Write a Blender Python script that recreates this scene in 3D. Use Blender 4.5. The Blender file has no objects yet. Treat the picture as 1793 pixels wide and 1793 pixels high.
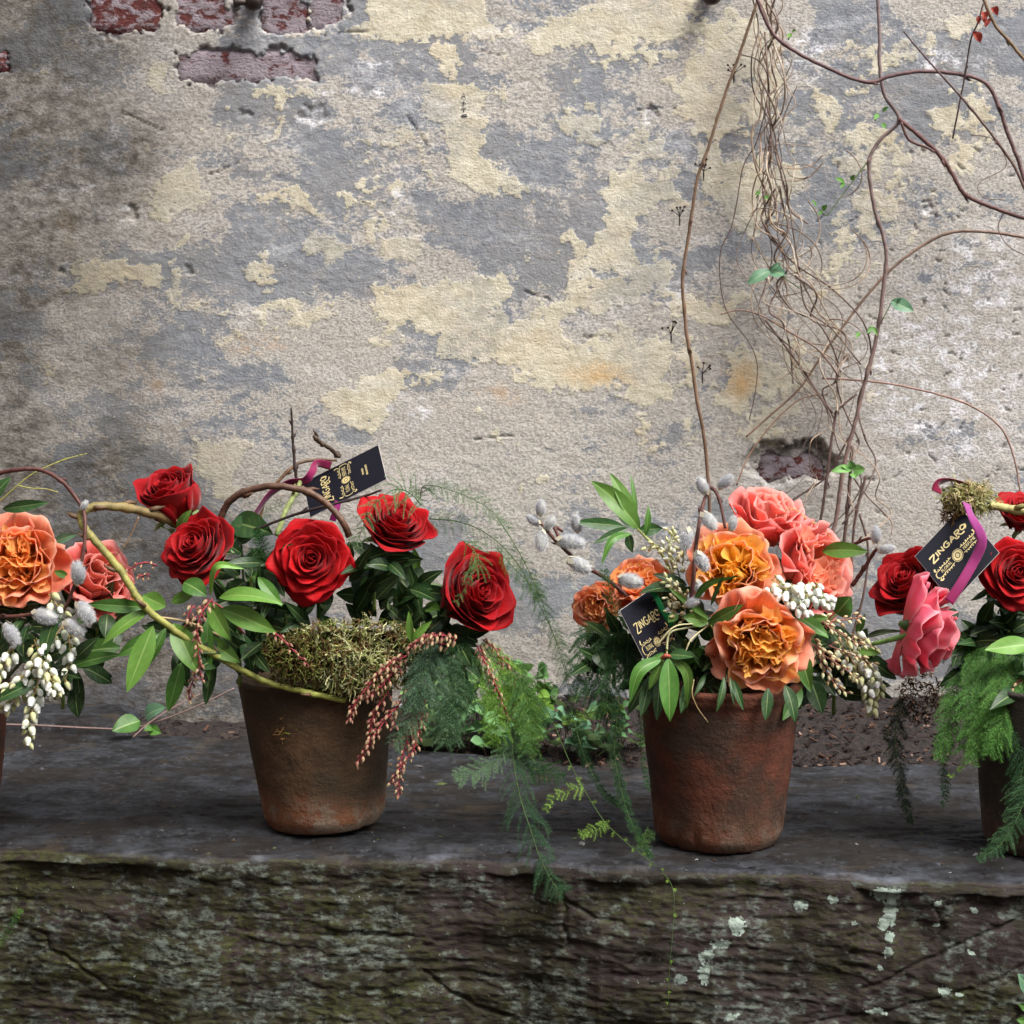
import bpy, math, random
import numpy as np
from mathutils import Vector, Matrix, Quaternion

scene = bpy.context.scene
C = scene.collection
rnd = random.Random(11)

# ------------------------------------------------------------------ camera
CAM_H, PITCH, FPX, IMG = 0.543, math.radians(6.5), 3700.0, 1793.0
cam_data = bpy.data.cameras.new('camera'); cam = bpy.data.objects.new('camera', cam_data)
C.objects.link(cam); scene.camera = cam
cam.location = (0, 0, CAM_H); cam.rotation_euler = (math.pi/2 - PITCH, 0, 0)
cam_data.sensor_width = 36.0; cam_data.lens = 36.0*FPX/IMG
cam_data.clip_start = 0.05; cam_data.clip_end = 500
cam_data.dof.use_dof = True; cam_data.dof.focus_distance = 2.03; cam_data.dof.aperture_fstop = 20.0

# ------------------------------------------------------------------ sky, sun, exposure
SUN_EL, SUN_AZ = math.radians(56), math.radians(48)     # azimuth measured from behind the camera towards the right
world = bpy.data.worlds.new('World'); scene.world = world; world.use_nodes = True
wn, wl = world.node_tree.nodes, world.node_tree.links
wn.clear()
sky = wn.new('ShaderNodeTexSky'); sky.sky_type = 'NISHITA'; sky.sun_disc = False
sky.sun_elevation = SUN_EL; sky.sun_rotation = math.pi - SUN_AZ
sky.air_density = 1.0; sky.dust_density = 4.0; sky.ozone_density = 1.0
hsv = wn.new('ShaderNodeHueSaturation'); hsv.inputs['Saturation'].default_value = 0.75
bg = wn.new('ShaderNodeBackground'); bg.inputs['Strength'].default_value = 0.10
wo = wn.new('ShaderNodeOutputWorld')
wl.new(sky.outputs[0], hsv.inputs['Color']); wl.new(hsv.outputs[0], bg.inputs['Color']); wl.new(bg.outputs[0], wo.inputs['Surface'])
sun_data = bpy.data.lights.new('sun', 'SUN'); sun_data.energy = 1.3; sun_data.angle = math.radians(24); sun_data.color = (1.0, 0.985, 0.96)
sun = bpy.data.objects.new('sun', sun_data); C.objects.link(sun)
sdir = Vector((math.sin(SUN_AZ)*math.cos(SUN_EL), -math.cos(SUN_AZ)*math.cos(SUN_EL), math.sin(SUN_EL)))
sun.rotation_euler = sdir.to_track_quat('Z', 'Y').to_euler()
scene.view_settings.view_transform = 'Standard'; scene.view_settings.look = 'None'
scene.view_settings.exposure = 1.62; scene.view_settings.gamma = 1.0; scene.view_settings.use_curve_mapping = False
scene.cycles.max_bounces = 6; scene.cycles.transparent_max_bounces = 6

# ------------------------------------------------------------------ helpers
CP, SP = math.cos(PITCH), math.sin(PITCH)
def at(px, py, Y):
    """point of the place seen at photograph pixel (px,py), Y metres in front of the camera's foot"""
    a, b = (px-896.5)/FPX, -(py-896.5)/FPX
    dy, dz = CP + b*SP, -SP + b*CP
    t = Y/dy
    return Vector((a*t, Y, CAM_H + dz*t))
def ground(px, py, z=0.0):
    a, b = (px-896.5)/FPX, -(py-896.5)/FPX
    dy, dz = CP + b*SP, -SP + b*CP
    t = (z-CAM_H)/dz
    return Vector((a*t, dy*t, z))
def topx(x, y, z):
    d = y*CP - (z-CAM_H)*SP
    u = y*SP + (z-CAM_H)*CP
    return 896.5 + FPX*x/d, 896.5 - FPX*u/d
def m_of(px, Y): return px*Y/FPX*0.985

def lin(r, g, b): 
    f = lambda c: (c/255/12.92 if c/255 <= .04045 else ((c/255+.055)/1.055)**2.4)
    return (f(r), f(g), f(b))

def _hash(ix, iy, iz, seed):
    h = (ix.astype(np.int64)*374761393 + iy.astype(np.int64)*668265263 + iz.astype(np.int64)*2147483647 + seed*974711) & 0xffffffff
    h = ((h ^ (h >> 13))*1274126177) & 0xffffffff
    h = ((h ^ (h >> 16))*2246822519) & 0xffffffff
    return ((h ^ (h >> 15)) & 0xffffff)/float(0xffffff)
def vnoise(x, y, seed=0):
    x = np.asarray(x, float); y = np.asarray(y, float)
    ix, iy = np.floor(x), np.floor(y); fx, fy = x-ix, y-iy
    fx = fx*fx*fx*(fx*(fx*6-15)+10); fy = fy*fy*fy*(fy*(fy*6-15)+10)
    z = np.zeros_like(ix)
    a, b = _hash(ix, iy, z, seed), _hash(ix+1, iy, z, seed)
    c, d = _hash(ix, iy+1, z, seed), _hash(ix+1, iy+1, z, seed)
    return (a*(1-fx)+b*fx)*(1-fy) + (c*(1-fx)+d*fx)*fy
def fbm(x, y, seed=0, octv=5, gain=.5, lac=2.03):
    s, a, n = 0, 1.0, 0
    for o in range(octv):
        s = s + a*vnoise(x*lac**o + 17.3*o, y*lac**o - 9.1*o, seed+o*7); n += a; a *= gain
    return s/n - .5           # about -.5 .. .5
def sstep(e0, e1, x):
    t = np.clip((x-e0)/(e1-e0), 0, 1); return t*t*(3-2*t)

def obj(name, verts, faces, mat, parent=None, smooth=True, col=None, attrs=None, origin=None):
    """one mesh object; verts in world space when origin is given (the parent's location)"""
    me = bpy.data.meshes.new(name)
    V = np.asarray(verts, dtype=np.float32).reshape(-1, 3)
    if origin is not None: V = V - np.asarray(origin, dtype=np.float32)
    if isinstance(faces, np.ndarray):
        k = faces.shape[1]; n = len(faces)
        me.vertices.add(len(V)); me.vertices.foreach_set('co', V.ravel())
        me.loops.add(n*k); me.loops.foreach_set('vertex_index', faces.astype(np.int32).ravel())
        me.polygons.add(n)
        me.polygons.foreach_set('loop_start', np.arange(0, n*k, k, dtype=np.int32))
        me.update(calc_edges=True)
    else:
        me.from_pydata(V.tolist(), [], faces); me.update()
    if smooth: me.polygons.foreach_set('use_smooth', np.ones(len(me.polygons), dtype=bool))
    if col is not None:
        a = me.attributes.new('col', 'FLOAT_COLOR', 'POINT')
        c = np.asarray(col, dtype=np.float32)
        if c.ndim == 1: c = np.tile(c[:3], (len(V), 1))
        c4 = np.ones((len(V), 4), dtype=np.float32); c4[:, :3] = c[:, :3]
        a.data.foreach_set('color', c4.ravel())
    for k_, v_ in (attrs or {}).items():
        a = me.attributes.new(k_, 'FLOAT', 'POINT'); a.data.foreach_set('value', np.asarray(v_, dtype=np.float32).ravel())
    if mat is not None: me.materials.append(mat)
    o = bpy.data.objects.new(name, me); C.objects.link(o)
    if parent is not None: o.parent = parent
    return o
def inst(name, me, parent, matrix):
    o = bpy.data.objects.new(name, me); C.objects.link(o); o.parent = parent; o.matrix_local = matrix
    return o
def thing(name, label, cat, loc=(0, 0, 0), group=None, kind=None):
    o = bpy.data.objects.new(name, None); C.objects.link(o); o.location = loc
    o.empty_display_size = .01
    o['label'] = label; o['category'] = cat
    if group: o['group'] = group
    if kind: o['kind'] = kind
    return o
def tag(o, label, cat, group=None, kind=None):
    o['label'] = label; o['category'] = cat
    if group: o['group'] = group
    if kind: o['kind'] = kind
    return o

def gridfaces(nu, nv, wrap=False):
    """quads of an (nu x nv) vertex grid, v fastest"""
    i = np.arange(nu-1)[:, None]; j = np.arange(nv if wrap else nv-1)[None, :]
    j2 = (j+1) % nv
    return np.stack([(i*nv+j), (i*nv+j2), ((i+1)*nv+j2), ((i+1)*nv+j)], -1).reshape(-1, 4)

def spline(pts, n):
    """Catmull-Rom through pts (k,d), n samples"""
    P = np.asarray([tuple(p) for p in pts], float); k = len(P)
    if k == 2: 
        t = np.linspace(0, 1, n)[:, None]; return P[0]*(1-t)+P[1]*t
    Q = np.vstack([2*P[0]-P[1], P, 2*P[-1]-P[-2]])
    s = np.linspace(0, k-1-1e-9, n); i = s.astype(int); f = (s-i)[:, None]
    a, b, c, d = Q[i], Q[i+1], Q[i+2], Q[i+3]
    return .5*(2*b + (c-a)*f + (2*a-5*b+4*c-d)*f**2 + (3*b-a-3*c+d)*f**3)

def tube_geo(path, rad, sides=7, cap=True, jitter=0.0, seed=0):
    P = np.asarray(path, float); n = len(P); r = np.broadcast_to(np.asarray(rad, float), (n,)).copy()
    T = np.gradient(P, axis=0); T /= np.linalg.norm(T, axis=1)[:, None]+1e-12
    up = np.array([0, 0, 1.]) if abs(T[0][2]) < .9 else np.array([1., 0, 0])
    N = np.zeros_like(P); nn = up - T[0]*np.dot(up, T[0]); N[0] = nn/np.linalg.norm(nn)
    for i in range(1, n):
        v = N[i-1] - T[i]*np.dot(N[i-1], T[i]); N[i] = v/(np.linalg.norm(v)+1e-12)
    B = np.cross(T, N)
    an = np.linspace(0, 2*math.pi, sides, endpoint=False)
    rr = r[:, None]*np.ones(sides)[None]
    if jitter:
        rg = np.random.RandomState(seed); rr = rr*(1+jitter*(rg.rand(n, sides)-.5))
    V = P[:, None]+rr[..., None]*(np.cos(an)[None, :, None]*N[:, None]+np.sin(an)[None, :, None]*B[:, None])
    F = [tuple(int(x) for x in f) for f in gridfaces(n, sides, True)]
    if cap:
        F.append(tuple(range(sides-1, -1, -1))); F.append(tuple(range((n-1)*sides, n*sides)))
    return V.reshape(-1, 3), F

class Geo:
    """collects pieces of one part"""
    def __init__(s): s.V, s.F, s.K, s.n = [], [], [], 0
    def add(s, V, F, col=(1, 1, 1)):
        V = np.asarray(V, float).reshape(-1, 3); c = np.asarray(col, float)
        if c.ndim == 1: c = np.tile(c[:3], (len(V), 1))
        s.V.append(V); s.K.append(c)
        if isinstance(F, np.ndarray): F = F.tolist()
        s.F.extend([tuple(i+s.n for i in f) for f in F]); s.n += len(V)
    def build(s, name, mat, parent=None, origin=None, smooth=True):
        return obj(name, np.vstack(s.V), s.F, mat, parent, smooth, col=np.vstack(s.K), origin=origin)

# ------------------------------------------------------------------ materials
def new_mat(name):
    m = bpy.data.materials.new(name); m.use_nodes = True
    nt = m.node_tree; nt.nodes.clear()
    out = nt.nodes.new('ShaderNodeOutputMaterial')
    return m, nt, out
def N(nt, t, **kw):
    n = nt.nodes.new(t)
    for k, v in kw.items():
        if k in n.inputs: n.inputs[k].default_value = v
        else: setattr(n, k, v)
    return n
def mathn(nt, op, a, b=None, clamp=False):
    n = nt.nodes.new('ShaderNodeMath'); n.operation = op; n.use_clamp = clamp
    for i, v in enumerate((a, b)):
        if v is None: continue
        if isinstance(v, (int, float)): n.inputs[i].default_value = v
        else: nt.links.new(v, n.inputs[i])
    return n.outputs[0]
def mixc(nt, fac, a, b, mode='MIX'):
    n = nt.nodes.new('ShaderNodeMix'); n.data_type = 'RGBA'; n.blend_type = mode
    for s, v in ((n.inputs['Factor'], fac), (n.inputs['A'], a), (n.inputs['B'], b)):
        if isinstance(v, (int, float)): s.default_value = v
        elif isinstance(v, tuple): s.default_value = (*v[:3], 1)
        else: nt.links.new(v, s)
    return n.outputs['Result']
def ramp(nt, x, lo, hi):
    n = nt.nodes.new('ShaderNodeMapRange'); n.interpolation_type = 'SMOOTHSTEP'
    nt.links.new(x, n.inputs['Value']); n.inputs['From Min'].default_value = lo; n.inputs['From Max'].default_value = hi
    return n.outputs['Result']
def noise(nt, vec, scale, detail=4, rough=.55, dist=0.0):
    n = N(nt, 'ShaderNodeTexNoise', Scale=scale, Detail=detail, Roughness=rough, Distortion=dist)
    if vec is not None: nt.links.new(vec, n.inputs['Vector'])
    return n.outputs['Fac']
def geopos(nt, scale=(1, 1, 1), coord='Object'):
    t = nt.nodes.new('ShaderNodeTexCoord'); m = nt.nodes.new('ShaderNodeMapping')
    m.inputs['Scale'].default_value = scale
    nt.links.new(t.outputs[coord], m.inputs['Vector']); return m.outputs['Vector']
def attr(nt, name, out='Fac'):
    a = nt.nodes.new('ShaderNodeAttribute'); a.attribute_name = name; return a.outputs[out]
def bump(nt, h, strength, dist, normal=None):
    b = N(nt, 'ShaderNodeBump', Strength=strength, Distance=dist)
    nt.links.new(h, b.inputs['Height'])
    if normal is not None: nt.links.new(normal, b.inputs['Normal'])
    return b.outputs['Normal']

def soft_mat(name, rough=.5, trans=.25, spec=.35, nscale=300, namp=.25, bumps=.15, sheen=0.0, backtint=None, sss=0.0, veins=0.0):
    """petals, leaves, bark, moss: pigment from the col attribute with small mottling"""
    m, nt, out = new_mat(name); L = nt.links
    c = attr(nt, 'col', 'Color'); p = geopos(nt)
    nz = noise(nt, p, nscale, 4)
    k = mathn(nt, 'ADD', mathn(nt, 'MULTIPLY', nz, 2*namp), 1-namp)
    cc = nt.nodes.new('ShaderNodeVectorMath'); cc.operation = 'SCALE'
    L.new(c, cc.inputs[0]); L.new(k, cc.inputs['Scale'])
    base = cc.outputs[0]
    if veins:                                              # fine fan of veins along the petal
        cx = nt.nodes.new('ShaderNodeCombineXYZ'); L.new(mathn(nt, 'MULTIPLY', attr(nt, 'pv'), 17.0), cx.inputs[0]); L.new(mathn(nt, 'MULTIPLY', attr(nt, 'pu'), 1.6), cx.inputs[1]); L.new(attr(nt, 'ps'), cx.inputs[2])
        vn = noise(nt, cx.outputs[0], 1.0, 3, .6); v2 = nt.nodes.new('ShaderNodeVectorMath'); v2.operation = 'SCALE'
        L.new(base, v2.inputs[0]); L.new(mathn(nt, 'ADD', mathn(nt, 'MULTIPLY', vn, 2*veins), 1-veins), v2.inputs['Scale']); base = v2.outputs[0]; nz = mathn(nt, 'ADD', mathn(nt, 'MULTIPLY', nz, .4), vn)
    if backtint:
        g = nt.nodes.new('ShaderNodeNewGeometry')
        base = mixc(nt, g.outputs['Backfacing'], base, mixc(nt, .75, base, backtint))
    pr = N(nt, 'ShaderNodeBsdfPrincipled', Roughness=rough)
    pr.inputs['Specular IOR Level'].default_value = spec
    if sheen: pr.inputs['Sheen Weight'].default_value = sheen; pr.inputs['Sheen Roughness'].default_value = .4
    if sss: 
        pr.inputs['Subsurface Weight'].default_value = sss; pr.inputs['Subsurface Radius'].default_value = (1, .8, .6); pr.inputs['Subsurface Scale'].default_value = .002
    L.new(base, pr.inputs['Base Color'])
    if bumps: L.new(bump(nt, nz, bumps, .0006), pr.inputs['Normal'])
    if trans:
        tr = nt.nodes.new('ShaderNodeBsdfTranslucent'); L.new(base, tr.inputs['Color'])
        mx = N(nt, 'ShaderNodeMixShader', Fac=trans); L.new(pr.outputs[0], mx.inputs[1]); L.new(tr.outputs[0], mx.inputs[2])
        L.new(mx.outputs[0], out.inputs['Surface'])
    else: L.new(pr.outputs[0], out.inputs['Surface'])
    return m
M_RED = soft_mat('red_petal', .6, .18, .16, 220, .16, .45, sheen=.15, veins=.28)
M_PEACH = soft_mat('peach_petal', .55, .52, .2, 260, .10, .4, veins=.16)
M_LEAF = soft_mat('leaf', .46, .16, .38, 160, .16, .2, backtint=lin(140, 165, 110))
M_FERN = soft_mat('fern', .6, .3, .25, 120, .2, 0)
M_BARK = soft_mat('bark', .55, 0, .4, 420, .4, .6)
M_MOSS = soft_mat('moss', .9, .2, .1, 500, .25, 0)
M_BELL = soft_mat('bell', .45, .15, .4, 200, .07, .1, sss=.25)
M_FUR = soft_mat('catkin_fur', .8, .3, .15, 400, .15, 0)
M_RIB = soft_mat('velvet_ribbon', .7, .06, .15, 900, .12, .3, sheen=.6)
M_DRY = soft_mat('dry', .8, .12, .2, 300, .3, .3)
# ------------------------------------------------------------------ garden wall
WY = 2.58
def poly_sd(px, py, poly):
    """signed distance (positive inside) of pixels to a polygon"""
    P = np.asarray(poly, float); n = len(P)
    d = np.full(px.shape, 1e9); ins = np.zeros(px.shape, bool)
    for i in range(n):
        a, b = P[i], P[(i+1) % n]; e = b-a; wx, wy = px-a[0], py-a[1]
        t = np.clip((wx*e[0]+wy*e[1])/(e@e+1e-9), 0, 1)
        d = np.minimum(d, (wx-t*e[0])**2+(wy-t*e[1])**2)
        c1 = (a[1] <= py); c2 = (b[1] > py); s = e[0]*wy-e[1]*wx
        ins ^= ((c1 & c2 & (s > 0)) | (~c1 & ~c2 & (s < 0)))
    return np.where(ins, 1, -1)*np.sqrt(d)

YEL = [
 [(600,55),(640,62),(700,78),(735,80),(760,68),(830,62),(835,92),(840,70),(880,72),(918,58),(925,90),(948,103),(962,95),(965,80),(1035,85),(1055,125),(1065,110),(1080,105),(1075,80),(1100,70),(1160,75),(1210,60),(1210,-40),(1080,-40),(1020,20),(960,30),(955,50),(870,52),(855,40),(853,-40),(650,-40),(640,30)],
 [(735,150),(800,148),(830,145),(848,170),(855,230),(850,255),(865,290),(905,305),(925,325),(935,345),(900,335),(870,345),(850,330),(800,320),(785,315),(780,285),(770,275),(785,260),(780,220),(760,215),(735,205),(728,195),(740,185)],
 [(765,75),(800,80),(805,130),(790,145),(770,120),(755,90)],
 [(625,245),(690,240),(700,220),(720,225),(722,250),(690,258),(660,252),(630,258)],
 [(735,225),(744,250),(757,330),(752,340),(742,320),(737,280)],
 [(655,360),(672,365),(685,420),(720,415),(745,425),(735,445),(720,450),(690,447),(655,440),(662,400)],
 [(592,335),(615,340),(632,350),(613,360),(620,385),(630,397),(605,380),(595,360)],
 [(525,430),(545,405),(560,415),(590,410),(628,435),(612,447),(585,450),(568,467),(555,445)],
 [(970,200),(1000,195),(1020,190),(1030,168),(1045,180),(1060,215),(1040,230),(1045,238),(1085,240),(1050,257),(1010,250),(985,230)],
 [(993,95),(1014,100),(1016,140),(1010,160),(1001,150),(1002,120)],
 [(1112,243),(1162,245),(1150,270),(1167,277),(1120,280),(1125,315),(1145,305),(1165,300),(1180,320),(1185,345),(1215,330),(1205,365),(1160,370),(1140,385),(1120,400),(1110,430),(1105,470),(1060,490),(1035,480),(1030,450),(1020,445),(990,430),(970,445),(980,420),(1000,405),(1040,430),(1050,400),(1045,385),(1065,370),(1060,340),(1055,325),(1090,305),(1105,285)],
 [(863,160),(886,155),(892,172),(878,180)], [(923,140),(942,137),(944,149),(930,152)],
 [(640,500),(690,508),(740,495),(790,490),(880,475),(895,510),(872,545),(900,560),(950,535),(1000,520),(1040,505),(1090,490),(1112,510),(1075,540),(1000,545),(985,590),(1000,602),(1090,560),(1112,590),(1180,600),(1180,640),(1170,700),(1130,710),(1060,680),(1000,690),(930,680),(880,640),(820,640),(760,620),(770,590),(720,580),(690,560),(650,562),(660,530)],
 [(558,708),(600,682),(640,662),(690,640),(722,662),(690,700),(650,765),(600,742)],
 [(262,345),(285,330),(300,300),(345,275),(342,300),(362,330),(350,367),(330,362),(300,367),(275,372)],
 [(108,512),(140,495),(128,460),(180,455),(287,455),(287,512),(250,495),(210,490),(180,507),(130,518)],
 [(298,508),(320,525),(367,530),(340,547),(303,542)],
 [(438,153),(562,158),(502,176),(497,230),(492,247),(458,252),(478,240),(488,200),(480,177),(443,167)],
 [(273,108),(296,108),(302,172),(268,167),(263,150)],
 [(438,343),(530,327),(552,345),(568,388),(540,382),(520,360),(500,377),(510,350),(470,356)],
 [(448,524),(520,518),(530,545),(592,528),(587,557),(540,572),(508,562),(520,545),(470,540),(467,570),(453,578)],
 [(330,770),(380,775),(445,768),(420,800),(405,830),(425,870),(400,893),(370,862),(350,830),(340,800)],
 [(1190,130),(1240,140),(1245,172),(1232,212),(1195,202)], [(1262,85),(1332,85),(1337,112),(1300,152),(1280,162),(1258,150)],
 [(1215,258),(1250,253),(1270,290),(1300,288),(1342,278),(1402,290),(1422,332),(1380,342),(1342,362),(1342,402),(1310,422),(1260,372),(1230,342)],
 [(1420,150),(1480,170),(1485,215),(1450,240),(1430,200)], [(1640,30),(1700,20),(1720,60),(1660,70)], [(1620,190),(1680,180),(1690,225),(1640,240)],
 [(1160,505),(1260,530),(1285,555),(1240,575),(1180,560)],
 [(1265,625),(1340,610),(1352,650),(1325,700),(1300,735),(1258,705),(1275,660)],
]
ORANGE = [(445,606,65,14),(238,640,32,20),(270,675,22,24),(1050,660,80,26),(120,400,30,40),(880,690,60,20),(1300,670,40,50),(430,610,40,12)]
WHITE = [(130,150,60,14),(160,85,45,20),(200,255,30,60),(100,320,60,45),(170,335,40,25),(60,360,40,30),(50,480,60,15),(640,163,70,10),(570,165,40,10),(1650,660,190,230),(1420,90,60,70),(1180,520,30,40),(700,360,16,40),(200,370,70,30),(1560,640,90,70),(1720,480,110,120),(1660,110,80,40),(650,110,60,10),(60,905,60,16),(720,720,60,40)]
BRICKS = [(158,-18,283,55),(302,-20,407,54),(458,-18,537,62),(538,-22,606,52),(312,91,556,143),(-90,88,14,122),(1330,802,1445,842)]
NICKS = [(545,200,20),(1140,203,14),(322,478,7),(230,375,9),(430,195,9),(1630,365,12),(1475,640,10),(108,476,5)]

def grid_axis(lo, a, b, hi, fine, coarse):
    left = np.arange(lo, a, coarse) if lo < a else np.array([])
    right = np.arange(b, hi+coarse, coarse)[1:] if hi > b else np.array([])
    return np.concatenate([left, np.arange(a, b+fine*.5, fine), right])
wx = grid_axis(-1.6, -.665, .665, 1.6, .0021, .03)
wz = grid_axis(-.45, -.01, .90, 1.9, .0021, .03)
X, Z = np.meshgrid(wx, wz, indexing='xy')
PX, PY = topx(X, WY, Z)
# warped pixel lookups give ragged paint edges
w1 = fbm(PX/30, PY/30, 3, 6, .68); w2 = fbm(PX/30+50, PY/30+31, 9, 6, .68)
QX, QY = PX+w1*46, PY+w2*46
yf = np.full(PX.shape, -60.)
for poly in YEL:
    a = np.asarray(poly); m = (QX > a[:, 0].min()-60) & (QX < a[:, 0].max()+60) & (QY > a[:, 1].min()-60) & (QY < a[:, 1].max()+60)
    if m.any(): yf[m] = np.maximum(yf[m], poly_sd(QX[m], QY[m], poly))
# mottled, half worn paint towards the upper right and the middle
mot = fbm(PX/95, PY/95, 41, 6, .62)
zone = np.exp(-(((PX-1330)/300)**2+((PY-230)/300)**2)) + .75*np.exp(-(((PX-960)/330)**2+((PY-610)/140)**2)) + .35*np.exp(-(((PX-1560)/260)**2+((PY-280)/280)**2)) + .25*np.exp(-(((PX-380)/260)**2+((PY-470)/330)**2))
mot = mot+.35*fbm(PX/24, PY/20, 43, 4, .65); yf = np.maximum(yf, (mot*105 + zone*24 - 26))
yf = yf - np.clip(fbm(PX/22, PY/18, 77, 5, .65)-.07, 0, 1)*120*(.45+np.clip(zone, 0, 1))     # chips lost from the paint
yf -= 26*sstep(840, 1000, PY) + 60*sstep(1720, 1900, PX)
far = sstep(1850, 2100, PX)+sstep(-80, -250, PX)+sstep(-60, -200, PY)
yf = np.where(far > .5, fbm(PX/120, PY/110, 5, 6)*110-22, yf)
def blobs(lst, warp=1.0):
    f = np.zeros(PX.shape)
    for cx, cy, rx, ry in lst:
        f = np.maximum(f, 1-np.sqrt(((QX-cx)/rx)**2+((QY-cy)/ry)**2))
    return f
orange = np.clip(blobs(ORANGE)+fbm(PX/60, PY/40, 61, 4)*.5, 0, 1)
white = np.clip(blobs(WHITE), 0, 1)
white = np.clip(white*1.6, 0, 1)*sstep(-.08, .16, fbm(PX/22, PY/14, 15, 5, .65)) + .25*sstep(.12, .3, fbm(PX/150, PY/60, 19, 5))
dirt_shade = 1.7*np.exp(-(((PX-10)/270)**2+((PY-120)/290)**2)) + 1.25*np.exp(-(((PX+60)/330)**2+((PY-680)/460)**2)) + .5*sstep(820, 1260, PY) + 1.5*np.exp(-(((PX-100)/420)**2+((PY-1090)/270)**2)) \
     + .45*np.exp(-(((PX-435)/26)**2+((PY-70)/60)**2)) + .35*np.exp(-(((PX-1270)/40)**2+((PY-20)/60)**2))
dirt_shade = np.clip(dirt_shade*(1+1.1*fbm(PX/120, PY/70, 23, 5)), 0, 1.2)  # real grime at left, with shade and corner falloff painted in; darker wall foot
beige = fbm(PX/150, PY/95, 29, 6, .62)+.02+.16*np.exp(-(((PX-930)/420)**2+((PY-720)/180)**2))+.22*np.exp(-(((PX-1650)/260)**2+((PY-620)/300)**2))+.10*np.exp(-(((PX-150)/200)**2+((PY-330)/160)**2))-.10*np.exp(-(((PX-880)/330)**2+((PY-300)/220)**2))
# relief (metres towards the camera)
flake = sstep(-1.5, 2.5, yf)
trowel = fbm(X/.040, Z/.018, 51, 5, .58)
grain = fbm(X/.007, Z/.0055, 57, 3, .65)
relief = .006*fbm(X/.30, Z/.22, 1, 4) + .0013*trowel*(1-.3*flake) + .0012*grain*(1-.35*flake) + .0003*flake*(1+.8*fbm(X/.05, Z/.05, 71, 3))
# peeling lips on the lower rims of the paint
lip = np.exp(-((yf-4)/3.5)**2)*sstep(-.05, .2, fbm(PX/45, PY/45, 83, 3)); relief += .0005*lip
# spalls where the render has come off the bricks
brick_m = np.zeros(PX.shape)
for x0, y0, x1, y1 in BRICKS:
    kx, ky = PX+1.1*(QX-PX), PY+1.1*(QY-PY); cx_, cy_ = (x0+x1)/2, (y0+y1)/2; hx, hy = (x1-x0)/2, (y1-y0)/2
    dx_, dy_ = np.maximum(np.abs(kx-cx_)-hx+hy*.55, 0), np.maximum(np.abs(ky-cy_)-hy*.45, 0); sx = np.hypot(dx_, dy_)-hy*.55
    brick_m = np.maximum(brick_m, sstep(2, -4, sx+30*fbm(PX/22, PY/16, 131, 4)))
for cx, cy, r in NICKS:
    k = sstep(1.15, .75, np.hypot(QX-cx, QY-cy)/r); relief -= .0028*k; white = np.maximum(white, .6*k*(r > 11))
lowgap = sstep(1.1, .8, np.sqrt(((QX-1385)/85)**2+((QY-812)/38)**2))          # broken hollow behind the vine
relief -= .007*brick_m + .012*lowgap
scr = np.zeros(PX.shape)                                              # thin hair cracks in the render
for k in range(96):
    cx, cy = (rnd.uniform(250, 1780), rnd.uniform(30, 900)) if k < 12 else (rnd.uniform(1430, 1790), rnd.uniform(250, 900)); a = rnd.uniform(-.5, .5)+(1.2 if rnd.random() < .3 else 0); l = rnd.uniform(12, 45) if k < 12 else rnd.uniform(3, 11); a += 0 if k < 12 else rnd.uniform(-1, 1)
    u = (PX-cx)*math.cos(a)+(PY-cy)*math.sin(a); v = -(PX-cx)*math.sin(a)+(PY-cy)*math.cos(a)+w1*14
    scr = np.maximum(scr, sstep(1.6, .5, np.abs(v))*sstep(l, l*.8, np.abs(u)))
relief -= .0025*scr
dirt_shade = np.clip(dirt_shade+.7*scr+.9*lowgap*sstep(0, .2, fbm(PX/30, PY/20, 88, 4)+.05), 0, 1.3)
wallV = np.stack([X, WY-relief, Z], -1).reshape(-1, 3)

m, nt, out = new_mat('weathered_render'); L = nt.links
P = geopos(nt); PS = geopos(nt, (1, 1, 1.5))
ny, nwh = attr(nt, 'yel'), attr(nt, 'white'); ndi, nbe, nor_, nbr = attr(nt, 'dirt_shade'), attr(nt, 'beige'), attr(nt, 'orange'), attr(nt, 'spall')
fine = noise(nt, PS, 260, 6, .65); mid = noise(nt, PS, 70, 6, .6); big = noise(nt, P, 9, 5, .6)
grey = mixc(nt, ramp(nt, mid, .35, .65), lin(130, 135, 141), lin(154, 158, 162))
grey = mixc(nt, ramp(nt, big, .4, .62), grey, lin(142, 144, 146))
bei = mixc(nt, ramp(nt, fine, .35, .65), lin(156, 151, 143), lin(203, 199, 191))
base = mixc(nt, ramp(nt, mathn(nt, 'ADD', nbe, mathn(nt, 'ADD', mathn(nt, 'MULTIPLY', mathn(nt, 'SUBTRACT', fine, .5), .5), mathn(nt, 'MULTIPLY', mathn(nt, 'SUBTRACT', mid, .5), .5))), -.035, .05), grey, bei)
base = mixc(nt, mathn(nt, 'MULTIPLY', ramp(nt, fine, .56, .68), .5), base, lin(190, 174, 154))
yel = mixc(nt, ramp(nt, mid, .3, .7), lin(194, 187, 163), lin(219, 213, 192))
yel = mixc(nt, mathn(nt, 'MULTIPLY', nor_, .8), yel, lin(205, 164, 104))
yedge = mathn(nt, 'ADD', ny, mathn(nt, 'MULTIPLY', mathn(nt, 'SUBTRACT', fine, .5), 22))
yedge = mathn(nt, 'ADD', yedge, mathn(nt, 'MULTIPLY', mathn(nt, 'SUBTRACT', mid, .5), 16))
ymask = mathn(nt, 'MULTIPLY', ramp(nt, yedge, -1.6, 1.6), mathn(nt, 'ADD', .55, mathn(nt, 'MULTIPLY', ramp(nt, big, .38, .55), .45)))
base = mixc(nt, mathn(nt, 'MULTIPLY', nor_, mathn(nt, 'MULTIPLY', ramp(nt, mid, .4, .6), .55)), base, lin(196, 158, 112))
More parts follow.
